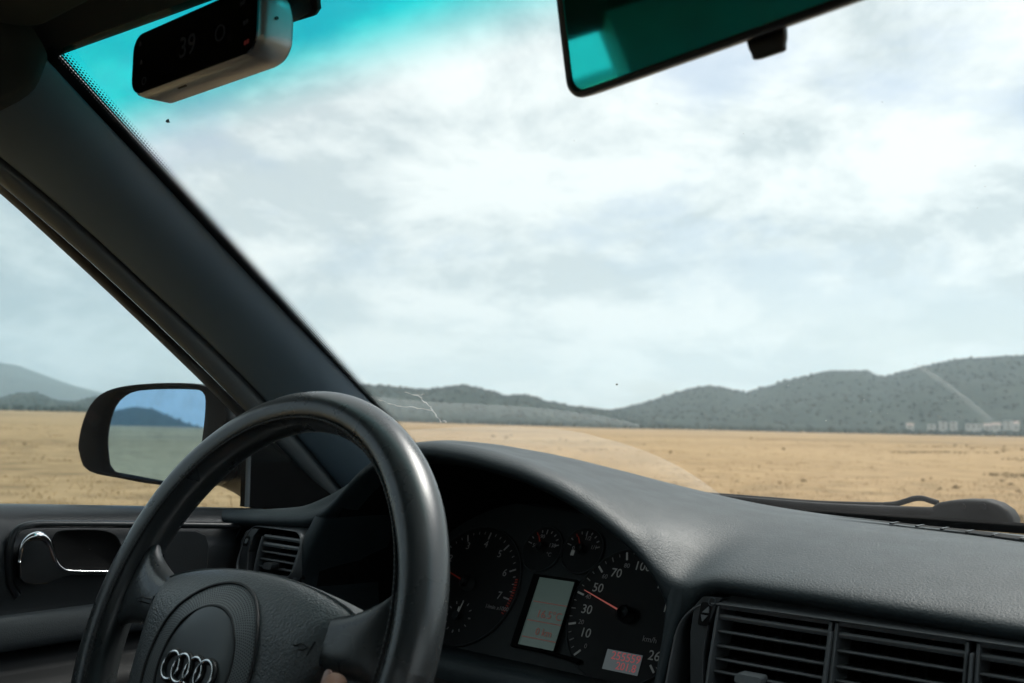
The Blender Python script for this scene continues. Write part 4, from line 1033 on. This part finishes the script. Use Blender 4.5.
# adhesive bracket to the glass
br=[onglass(*p,.006) for p in ((276,-40),(318,-40),(322,8),(318,14),(286,24),(278,20))]
m=MB(); m.prism(br,Vector((0,-.004,-.003))); bo=m.build('bracket','rubber',cam_o,smooth=False,bevel=.001)
m=MB(); a=Vector((ccx+.03,yc+dep-.004,ccz+.008)); b=sum(br,Vector())/6; m.tube([a,a.lerp(b,.5),b],[.012,.010,.012],12); m.build('bracket_arm','rubber',cam_o)

# ================================================================== THE DRIVER
def skin_obj(name, pts, edges, rad, mat, parent, sub=2):
    me=bpy.data.meshes.new(name); me.from_pydata([tuple(p) for p in pts],edges,[]); me.materials.append(M[mat])
    o=bpy.data.objects.new(name,me); link(o,parent)
    sk=o.modifiers.new('skin','SKIN'); sk.use_smooth_shade=True
    L=me.skin_vertices.new() if not me.skin_vertices else me.skin_vertices[0]
    for i,r in enumerate(rad):
        L.data[i].radius=(r,r) if not isinstance(r,tuple) else r
        L.data[i].use_root=(i==0)
    s=o.modifiers.new('sub','SUBSURF'); s.levels=sub; s.render_levels=sub
    return o
drv=empty('person',(-.37,-.30,.45),None,'driver in a dark jacket, only a thumb tip showing on the steering wheel spoke','person')
# right hand at four o'clock on the rim, thumb lying up along the face of the spoke
ga=radians(-24); gc=Vector((RR*cos(ga),RR*sin(ga)))
TT=onw(338.5,671,.016)
wrist=w3(gc.x+.055,gc.y-.070,.050)
pts=[wrist+Vector((.025,-.045,-.012)),wrist,w3(gc.x+.034,gc.y-.026,.036),w3(gc.x+.028,gc.y-.004,.034)]; edges=[(0,1),(1,2),(2,3)]; rad=[(.026,.021),(.027,.020),(.036,.019),(.034,.015)]
def chain(start,P,R):
    prev=start
    for p,r in zip(P,R):
        pts.append(p); rad.append(r); edges.append((prev,len(pts)-1)); prev=len(pts)-1
for da,ln in ((18,1.0),(8,1.08),(-2,1.02),(-12,.84)):
    a=ga+radians(da)
    def fr_(r,h): return w3((RR+r)*cos(a),(RR+r)*sin(a),h)
    chain(2 if da<5 else 3,[fr_(.030,.022),fr_(.032,.000),fr_(.026,-.022*ln),fr_(.006,-.031*ln),fr_(-.014,-.028*ln)],[.0095,.0092,.0085,.008,.007])
tb=Vector(TT)
chain(2,[w3(gc.x+.004,gc.y-.028,.034),w3(gc.x-.016,gc.y+.006,.030),w3(tb.x+.006,tb.y-.026,.022),w3(tb.x+.002,tb.y-.008,.0175),w3(tb.x,tb.y-.002,.016)],[.013,.0115,.0098,.0088,.0072])
hand=skin_obj('hand',pts,edges,rad,'skin',drv)
nl=[w3(tb.x-.001+a,tb.y-.0065+b,0.0236-.0012*abs(a)/.004-.06*max(0,b)) for a,b in rrect(.0082,.0115,.0038,4)]
m=MB(); m.prism(nl,wn*.0008); m.build('nail','nail',drv,bevel=.0003)
# body and clothes
hip=Vector((-.37,-.27,.50)); chest=Vector((-.37,-.33,.88)); neck=Vector((-.37,-.33,1.02)); head=Vector((-.37,-.29,1.15))
skin_obj('body',[neck-Vector((0,0,.05)),neck,Vector((-.37,-.31,1.08)),head,Vector((-.37,-.30,1.21))],[(0,1),(1,2),(2,3),(3,4)],[.06,.055,.06,(.075,.09),(.07,.085)],'skin',drv)
m=MB(); rows=[[Vector((-.37+.088*cos(a)*c,-.315+.105*sin(a)*c,z)) for a in [2*pi*k/20 for k in range(20)]] for z,c in ((1.16,.92),(1.20,1.0),(1.25,.92),(1.29,.6),(1.305,.05))]
m.add(*grid(rows,True)); m.build('hair','hair',drv,sub=1)
elR=Vector((-.14,.06,.70)); shR=Vector((-.20,-.32,.93)); elL=Vector((-.60,-.16,.70)); shL=Vector((-.54,-.32,.93))
wrR=pts[0]; wrL=Vector((-.51,.04,.675))
skin_obj('jacket',[hip,Vector((-.37,-.31,.70)),chest,shR,elR,wrR,shL,elL,wrL+Vector((-.01,-.04,-.01)),neck-Vector((0,0,.03))],[(0,1),(1,2),(2,3),(3,4),(4,5),(2,6),(6,7),(7,8),(2,9)],[(.17,.12),(.17,.12),(.18,.12),.085,.058,.036,.085,.058,.036,.07],'jacket',drv)
pts=[wrL+Vector((-.02,-.05,.01)),wrL,wrL+Vector((.012,.05,-.005))]; edges=[(0,1),(1,2)]; rad=[.026,.026,(.036,.018)]
for k,ln in ((-.027,.85),(-.009,1.0),(.009,1.05),(.027,.95)):
    b0=wrL+Vector((.018+k,.085,-.010)); chain(2,[b0,b0+Vector((0,.035*ln,-.008)),b0+Vector((0,.058*ln,-.022)),b0+Vector((0,.072*ln,-.036))],[.0098,.0092,.0085,.0072])
chain(1,[wrL+Vector((.040,.030,-.010)),wrL+Vector((.055,.060,-.018)),wrL+Vector((.056,.085,-.026))],[.0125,.0105,.0085])
skin_obj('hand',pts,edges,rad,'skin',drv)
skin_obj('trousers',[hip,Vector((-.27,-.20,.50)),Vector((-.24,.22,.56)),Vector((-.26,.55,.30)),Vector((-.47,-.20,.50)),Vector((-.50,.22,.56)),Vector((-.48,.55,.30))],[(0,1),(1,2),(2,3),(0,4),(4,5),(5,6)],[.14,.095,.075,.05,.095,.075,.05],'jeans',drv)

# ================================================================== OUTSIDE
def azdir(az): return Vector((-sin(az),cos(az),0))          # azimuth to the left of the car's nose
def ground_z(x,y):
    r=sqrt(x*x+y*y)
    z=0.0
    if r>12:
        f=min(1,(r-12)/40)
        z+=f*(.35*noise.noise(Vector((x*.018,y*.018,0)))+.12*noise.noise(Vector((x*.09,y*.09,3))))
    az=atan2(-x,y)
    z+= 1.2*max(0,min(1,(r-250)/450))
    if az>.6: z+= 3.4*min(1,(az-.6)/.5)*max(0,min(1,(r-200)/500))
    return z
rs=[0,3,6,9,12,15,18,21,25,29,34,40,47,55,65,78,95,115,140,170,210,260,320,400,500,620,760,950,1300,2000,3500,6000,9000]
na=288; V=[];Fc=[]
for r in rs:
    for i in range(na):
        a=2*pi*i/na; x,y=-r*sin(a),r*cos(a); V.append((x,y,ground_z(x,y)))
for j in range(len(rs)-1):
    for i in range(na):
        k=(i+1)%na; Fc.append((j*na+i,j*na+k,(j+1)*na+k,(j+1)*na+i))
o=mesh('ground',V,[tuple(reversed(f)) for f in Fc],'field'); o['kind']='structure'

def px_az(px): return YAW-math.atan((px-512)/FPX)
def hill(name,prof,D0,Dr,D1,mat,amp=.05,seed=0,conv=True,nr=26,step=.004):
    """ridge: prof = [(azimuth, elevation angle tangent)] seen from the road; a real slope D0..D1 deep with its crest near Dr"""
    a0,a1=prof[0][0],prof[-1][0]
    if a0>a1: prof=prof[::-1]; a0,a1=a1,a0
    n=int((a1-a0)/step)+2; V=[];Fc=[]
    for i in range(n):
        a=a0+(a1-a0)*i/(n-1); e=interp(prof,a)
        d=azdir(a)
        for j in range(nr):
            f=j/(nr-1); r=D0+(D1-D0)*f; fr=(Dr-D0)/(D1-D0)
            s=sin(pi*.5*min(1,f/fr))**1.25 if f<=fr else cos(pi*.5*(f-fr)/(1-fr))
            H=e*Dr
            p=d*r
            gul=1+.55*noise.noise(Vector((p.x/260,p.y/260,seed)))*(1-s)*1.6+.10*noise.noise(Vector((p.x/70,p.y/70,seed)))*(1-s)
            z=1.0+H*s*gul+ (amp*18*noise.noise(Vector((p.x/38,p.y/38,seed+5))))*s
            V.append((p.x,p.y,z-2*(1-min(1,s*30))))
    for i in range(n-1):
        for j in range(nr-1): Fc.append((i*nr+j,(i+1)*nr+j,(i+1)*nr+j+1,i*nr+j+1))
    o=mesh(name,V,Fc,mat); o['kind']='structure'; return V
def elev(px,py):
    d=ray(px,py); return d.z/sqrt(d.x**2+d.y**2)
P1=[(560,424),(600,414),(625,409),(650,403),(690,391),(712,388),(735,393),(748,395),(790,383),(830,374),(865,373),(885,379),(905,374),(930,367),(960,361),(1000,359),(1040,356),(1100,352),(1180,362),(1300,385),(1450,415)]
P2=[(250,412),(300,400),(340,388),(368,386),(400,389),(428,391),(450,388),(466,387),(490,393),(505,398),(522,396),(545,402),(575,408),(610,411),(650,418),(700,426)]
P3=[(-150,392),(-60,400),(-20,402),(0,399),(20,394),(35,393),(48,397),(62,402),(78,402),(95,398),(115,396),(140,396),(200,398),(280,404),(360,412)]
P4=[(-260,360),(-160,352),(-80,356),(0,364),(20,367),(40,374),(60,381),(75,386),(95,391),(130,400),(180,408)]
VH=[]
VH.append(hill('hills',[(px_az(a),max(.001,elev(a,b))) for a,b in P1],780,1500,2600,'hill',seed=1))
VH.append(hill('hills',[(px_az(a),max(.001,elev(a,b))) for a,b in P2],700,1150,1900,'hill',seed=2))
VH.append(hill('hills',[(px_az(a),max(.001,elev(a,b))) for a,b in P3],900,1500,2300,'hill',seed=3))
VH.append(hill('hills',[(px_az(a),max(.001,elev(a,b))) for a,b in P4],3000,4300,5600,'hill',seed=4,amp=.03))
# the hill behind the car that the wing mirror shows
VH.append(hill('hills',[(radians(a),e) for a,e in ((112,.004),(125,.014),(138,.012),(147,.011),(150.5,.013),(152.1,.0175),(153.1,.0222),(154.1,.0205),(155,.0135),(156,.0075),(157,.0035),(160,.002),(175,.004),(188,.002))],900,1500,2300,'hill',seed=5))
# far-off wood that covers the hills
def ico(m,c,r,seedv):
    t=1.618; B=[(-1,t,0),(1,t,0),(-1,-t,0),(1,-t,0),(0,-1,t),(0,1,t),(0,-1,-t),(0,1,-t),(t,0,-1),(t,0,1),(-t,0,-1),(-t,0,1)]
    Fi=[(0,11,5),(0,5,1),(0,1,7),(0,7,10),(0,10,11),(1,5,9),(5,11,4),(11,10,2),(10,7,6),(7,1,8),(3,9,4),(3,4,2),(3,2,6),(3,6,8),(3,8,9),(4,9,5),(2,4,11),(6,2,10),(8,6,7),(9,8,1)]
    rr=random.Random(seedv); m.add([c+Vector(b)*(r/1.9*rr.uniform(.65,1.25)) for b in B],Fi)
wd=[MB(),MB()]
for hi,(VV,cnt) in enumerate(zip(VH,(14000,8000,4000,0,1500))):
    if not cnt: continue
    rr=random.Random(hi)
    for i in range(cnt):
        k=rr.randrange(len(VV)-27); k-= (k%26==25); f_=rr.random(); g_=rr.random(); v=Vector(VV[k]).lerp(Vector(VV[k+1]),f_).lerp(Vector(VV[k+26]).lerp(Vector(VV[k+27]),f_),g_)
        v=v+Vector((rr.uniform(-4,4),rr.uniform(-4,4),rr.uniform(-1.5,.7)))
        if v.z<1: continue
        ico(wd[0],v,rr.uniform(1.0,2.6),i)
o=wd[0].build('hill_woods','wood',smooth=False); o['kind']='stuff'; o['label']='dark scrub wood covering the far hills'; o['category']='woods'
# belt of trees and scrub along the far edge of the field
rr=random.Random(11)
for i in range(3600):
    a=px_az(rr.uniform(330,1150)) if i<2900 else px_az(rr.uniform(-120,330)); r=rr.uniform(640,760); d=azdir(a)*r
    if rr.random()<.5+.5*noise.noise(Vector((d.x/40,d.y/40,0))): ico(wd[1],Vector((d.x,d.y,ground_z(d.x,d.y)+rr.uniform(0,1.6))),rr.uniform(1.2,3.0),i)
o=wd[1].build('hedgerow','wood',smooth=False); o['kind']='stuff'; o['label']='dark hedge line along the far edge of the dry field'; o['category']='hedge'

# white houses at the foot of the right-hand hill
def house(px,py,w,h,dp,label,gable,D=715):
    w*=.88; h*=.82; a=px_az(px); d=azdir(a); c=d*D; gz=ground_z(c.x,c.y); zb=D*elev(px,py)+EYE
    zb=max(gz-.3,zb)
    rt=Vector((cos(a),sin(a),0))
    b=empty('house',(c.x,c.y,gz),None,label,'house','white houses below the wooded hill')
    m=MB(); P=[c-rt*w/2-d*dp/2,c+rt*w/2-d*dp/2,c+rt*w/2+d*dp/2,c-rt*w/2+d*dp/2]
    for p in P: p.z=gz-.5
    m.prism(P,(0,0,h+.5+max(0,zb-gz)))
    wl=m.build('wall','house',b,smooth=False)
    top=gz+h+max(0,zb-gz)
    m=MB()
    if gable:
        q=[c-rt*(w/2+.3)-d*(dp/2+.3),c+rt*(w/2+.3)-d*(dp/2+.3),c+rt*(w/2+.3)+d*(dp/2+.3),c-rt*(w/2+.3)+d*(dp/2+.3),c-rt*w/2,c+rt*w/2]
        q=[Vector((p.x,p.y,top+(1.5 if i>3 else .02))) for i,p in enumerate(q)]
        m.add(q,[(0,1,5,4),(2,3,4,5),(0,4,3),(1,2,5),(0,3,2,1)]); m.build('roof','tile',b,smooth=False)
    else:
        q=[Vector((p.x,p.y,top+.02)) for p in P]; m.prism([c.lerp(p,1.03).xy.to_3d()+Vector((0,0,top+.02)) if False else p for p in q],(0,0,.35)); m.build('roof','house',b,smooth=False)
    nwin=max(1,int(w//3)); 
    for fl in range(1 if h<4.5 else 2):
        for i in range(nwin):
            x=(-.5+(i+.5)/nwin)*w; p=c+rt*x-d*(dp/2+.02); z=gz+max(0,zb-gz)+1.0+2.8*fl
            m=MB(); m.prism([Vector((p.x,p.y,z))-rt*.45,Vector((p.x,p.y,z))+rt*.45,Vector((p.x,p.y,z+1.2))+rt*.45,Vector((p.x,p.y,z+1.2))-rt*.45],-d*.05); m.build('window','pane',b,smooth=False)
house(911,428.5,5,2.6,5,'small pale house standing alone, leftmost below the wooded hill',True)
house(932.5,429,6,3.2,6,'low white house just left of the big two storey block',False)
house(944,430,6,6.2,7,'left half of the twin tall white blocks',False)
house(954.5,430,5,6.0,7,'right half of the twin tall white blocks, before the gap',False)
house(974.5,429,11,3.6,7,'long low white house just right of the gap',False)
house(988,430,5,3.4,6,'small white house right of the long low one',True)
house(997,430,6,4.0,6,'white house in the middle of the right-hand cluster',True)
house(1009,429.5,6.5,6.2,7,'tall white house near the right edge of the view',False)
house(1017,430,4,5.0,6,'narrow white house last on the right',True)

# dry grass tufts and dull weeds on the field
def tufts(m,n,rmin,rmax,azs,hmin,hmax,seed,dens=None,wid=.012):
    rr=random.Random(seed)
    for i in range(n):
        r=rmin*((rmax/rmin)**rr.random()); a=rr.uniform(*azs); d=azdir(a)*r
        if dens and not dens(d.x,d.y,rr): continue
        gz=ground_z(d.x,d.y); s=max(1,r/25)
        for b in range(5):
            t=rr.uniform(0,2*pi); h=rr.uniform(hmin,hmax); o_=Vector((d.x+rr.uniform(-.12,.12)*s,d.y+rr.uniform(-.12,.12)*s,gz-.02)); q=Vector((cos(t),sin(t),0))*wid*s
            tip=o_+Vector((rr.uniform(-.5,.5)*h,rr.uniform(-.5,.5)*h,h)); m.add([o_-q,o_+q,tip],[(0,1,2)])
m=MB(); tufts(m,12000,9,140,(radians(2),radians(80)),.03,.075,21,lambda x,y,r: noise.noise(Vector((x*.15,y*.15,1)))>-.25)
o=m.build('dry_grass','straw',smooth=False); o['kind']='stuff'; o['label']='straw coloured dry grass tufts on the field'; o['category']='grass'
def wdens(x,y,r):
    az=atan2(-x,y); f=noise.noise(Vector((x*.12,y*.12,9)))
    near=math.exp(-((az-radians(13))/.09)**2)
    return f*.8+near*.5>.50
m=MB(); tufts(m,5000,12,90,(radians(2),radians(19)),.03,.10,22,wdens,.03)
o=m.build('weeds','weed',smooth=False); o['kind']='stuff'; o['label']='grey green weeds scattered on the dry field'; o['category']='weeds'
# shallow ruts and clods that show as dark streaks
M['clod']=pbr('dry_clods',(.245,.175,.095),.95,spec=.1,mottle=.3)
m=MB(); rr=random.Random(5)
for i in range(700):
    r=9*((140/9)**rr.random()); a=rr.uniform(radians(5),radians(78)); d=azdir(a)*r
    if noise.noise(Vector((d.x*.05+d.y*.02,d.y*.16,4)))<.12: continue
    ico(m,Vector((d.x,d.y,ground_z(d.x,d.y)-.01)),rr.uniform(.03,.08)*max(1,r/30),i)
o=m.build('soil_clods','clod',smooth=False); o['kind']='stuff'; o['label']='brown soil clods in faint lines across the field'; o['category']='soil'

# haze: one closed box of even, thin air
m=MB(); m.box((-7000,-7000,-4),(7000,7000,520))
hm,nt,outn=new_mat('haze_air'); pv=N(nt,'VolumePrincipled',Density=.00020,Anisotropy=.2); pv.inputs['Color'].default_value=(.74,.90,.99,1); nt.links.new(pv.outputs[0],outn.inputs['Volume'])
M['haze']=hm
o=m.build('haze','haze',smooth=False); o['kind']='stuff'

# ================================================================== SKY AND SUN
SUN_AZ=radians(-14); SUN_EL=radians(58)                   # near the line of the car's nose, high behind thin cloud
w=bpy.data.worlds.new('World'); S.world=w; w.use_nodes=True; nt=w.node_tree; nt.nodes.clear()
out=nt.nodes.new('ShaderNodeOutputWorld'); bg=N(nt,'Background',Strength=.10)
sky=N(nt,'TexSky'); sky.sky_type='NISHITA'; sky.sun_disc=False; sky.sun_elevation=SUN_EL; sky.sun_rotation=-SUN_AZ; sky.dust_density=2.5; sky.air_density=1.0
tc=N(nt,'TexCoord'); sx=N(nt,'SeparateXYZ'); nt.links.new(tc.outputs['Generated'],sx.inputs[0])
zc=N(nt,'Math',operation='MAXIMUM'); zc.inputs[1].default_value=0; nt.links.new(sx.outputs[2],zc.inputs[0])
za=N(nt,'Math',operation='ADD'); za.inputs[1].default_value=.30; nt.links.new(zc.outputs[0],za.inputs[0])
dx=N(nt,'Math',operation='DIVIDE'); dy=N(nt,'Math',operation='DIVIDE')
nt.links.new(sx.outputs[0],dx.inputs[0]); nt.links.new(za.outputs[0],dx.inputs[1]); nt.links.new(sx.outputs[1],dy.inputs[0]); nt.links.new(za.outputs[0],dy.inputs[1])
cb=N(nt,'CombineXYZ'); nt.links.new(dx.outputs[0],cb.inputs[0]); nt.links.new(dy.outputs[0],cb.inputs[1]); cb.inputs[2].default_value=3.7
def cn_(scale,det,rough,off,dist=.0):
    mp_=N(nt,'Mapping'); mp_.inputs['Location'].default_value=off; nt.links.new(cb.outputs[0],mp_.inputs[0])
    n=N(nt,'TexNoise',Scale=scale,Detail=det,Roughness=rough,Distortion=dist); nt.links.new(mp_.outputs[0],n.inputs['Vector']); return n
n1=cn_(1.4,10,.6,(0.3,1.1,0),.25); n2=cn_(2.8,12,.64,(4.2,2.0,1),.25)
# cloud cover: mostly closed, with thin blue-grey gaps
cov=N(nt,'MapRange',interpolation_type='SMOOTHSTEP'); cov.inputs[1].default_value=.40; cov.inputs[2].default_value=.53; cov.inputs[3].default_value=.35; cov.inputs[4].default_value=1.0
nt.links.new(n1.outputs['Fac'],cov.inputs[0])
# cloud brightness: thick grey undersides and bright thin edges
br_=N(nt,'ValToRGB'); e=br_.color_ramp; e.elements[0].position=.42; e.elements[0].color=(4.6,5.05,5.25,1); e.elements[1].position=.575; e.elements[1].color=(8.0,8.05,7.9,1)
k_=e.elements.new(.48); k_.color=(6.1,6.4,6.45,1)
nt.links.new(n2.outputs['Fac'],br_.inputs[0])
mx=N(nt,'Mix',data_type='RGBA'); nt.links.new(cov.outputs[0],mx.inputs[0]); nt.links.new(sky.outputs[0],mx.inputs[6]); nt.links.new(br_.outputs[0],mx.inputs[7])
# the veil is brighter round the hidden sun
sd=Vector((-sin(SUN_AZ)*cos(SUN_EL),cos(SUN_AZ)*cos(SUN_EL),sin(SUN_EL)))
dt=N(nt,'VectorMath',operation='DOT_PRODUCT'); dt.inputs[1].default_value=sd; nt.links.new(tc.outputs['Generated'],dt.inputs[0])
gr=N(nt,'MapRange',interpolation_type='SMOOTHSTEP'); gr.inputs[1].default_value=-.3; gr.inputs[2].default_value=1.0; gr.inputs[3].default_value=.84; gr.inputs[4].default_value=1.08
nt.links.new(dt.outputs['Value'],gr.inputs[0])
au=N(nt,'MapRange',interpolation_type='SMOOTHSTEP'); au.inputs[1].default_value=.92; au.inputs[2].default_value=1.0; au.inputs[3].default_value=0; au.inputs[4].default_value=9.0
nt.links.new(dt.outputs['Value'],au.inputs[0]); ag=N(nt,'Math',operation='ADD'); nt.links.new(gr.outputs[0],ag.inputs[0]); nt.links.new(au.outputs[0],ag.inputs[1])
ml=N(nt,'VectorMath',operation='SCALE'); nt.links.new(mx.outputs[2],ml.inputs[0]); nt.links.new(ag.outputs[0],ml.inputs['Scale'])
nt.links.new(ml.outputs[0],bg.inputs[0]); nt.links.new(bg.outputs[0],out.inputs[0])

L=bpy.data.lights.new('sun','SUN'); L.energy=1.5; L.angle=radians(10); L.color=(1,.95,.87)
so=bpy.data.objects.new('sun',L); COL.objects.link(so); so.rotation_euler=(-sd).to_track_quat('-Z','Y').to_euler(); so.location=(0,0,30)

# ================================================================== CAMERA
cd=bpy.data.cameras.new('camera'); cd.sensor_width=36; cd.lens=36*FPX/1024; cd.clip_start=.02; cd.clip_end=30000
cd.dof.use_dof=True; cd.dof.focus_distance=.93; cd.dof.aperture_fstop=10
co=bpy.data.objects.new('camera',cd); COL.objects.link(co)
mt=Matrix((Rv,Uv,-Fv)).transposed().to_4x4(); mt.translation=CAMP; co.matrix_world=mt
S.camera=co
S.render.engine='CYCLES'
S.cycles.max_bounces=10; S.cycles.transparent_max_bounces=16; S.cycles.diffuse_bounces=4; S.cycles.glossy_bounces=4; S.cycles.volume_bounces=1
S.cycles.use_denoising=True; S.cycles.sample_clamp_indirect=6
S.cycles.caustics_reflective=False; S.cycles.caustics_refractive=False
S.view_settings.view_transform='Standard'; S.view_settings.look='None'; S.view_settings.exposure=0.5; S.view_settings.gamma=1
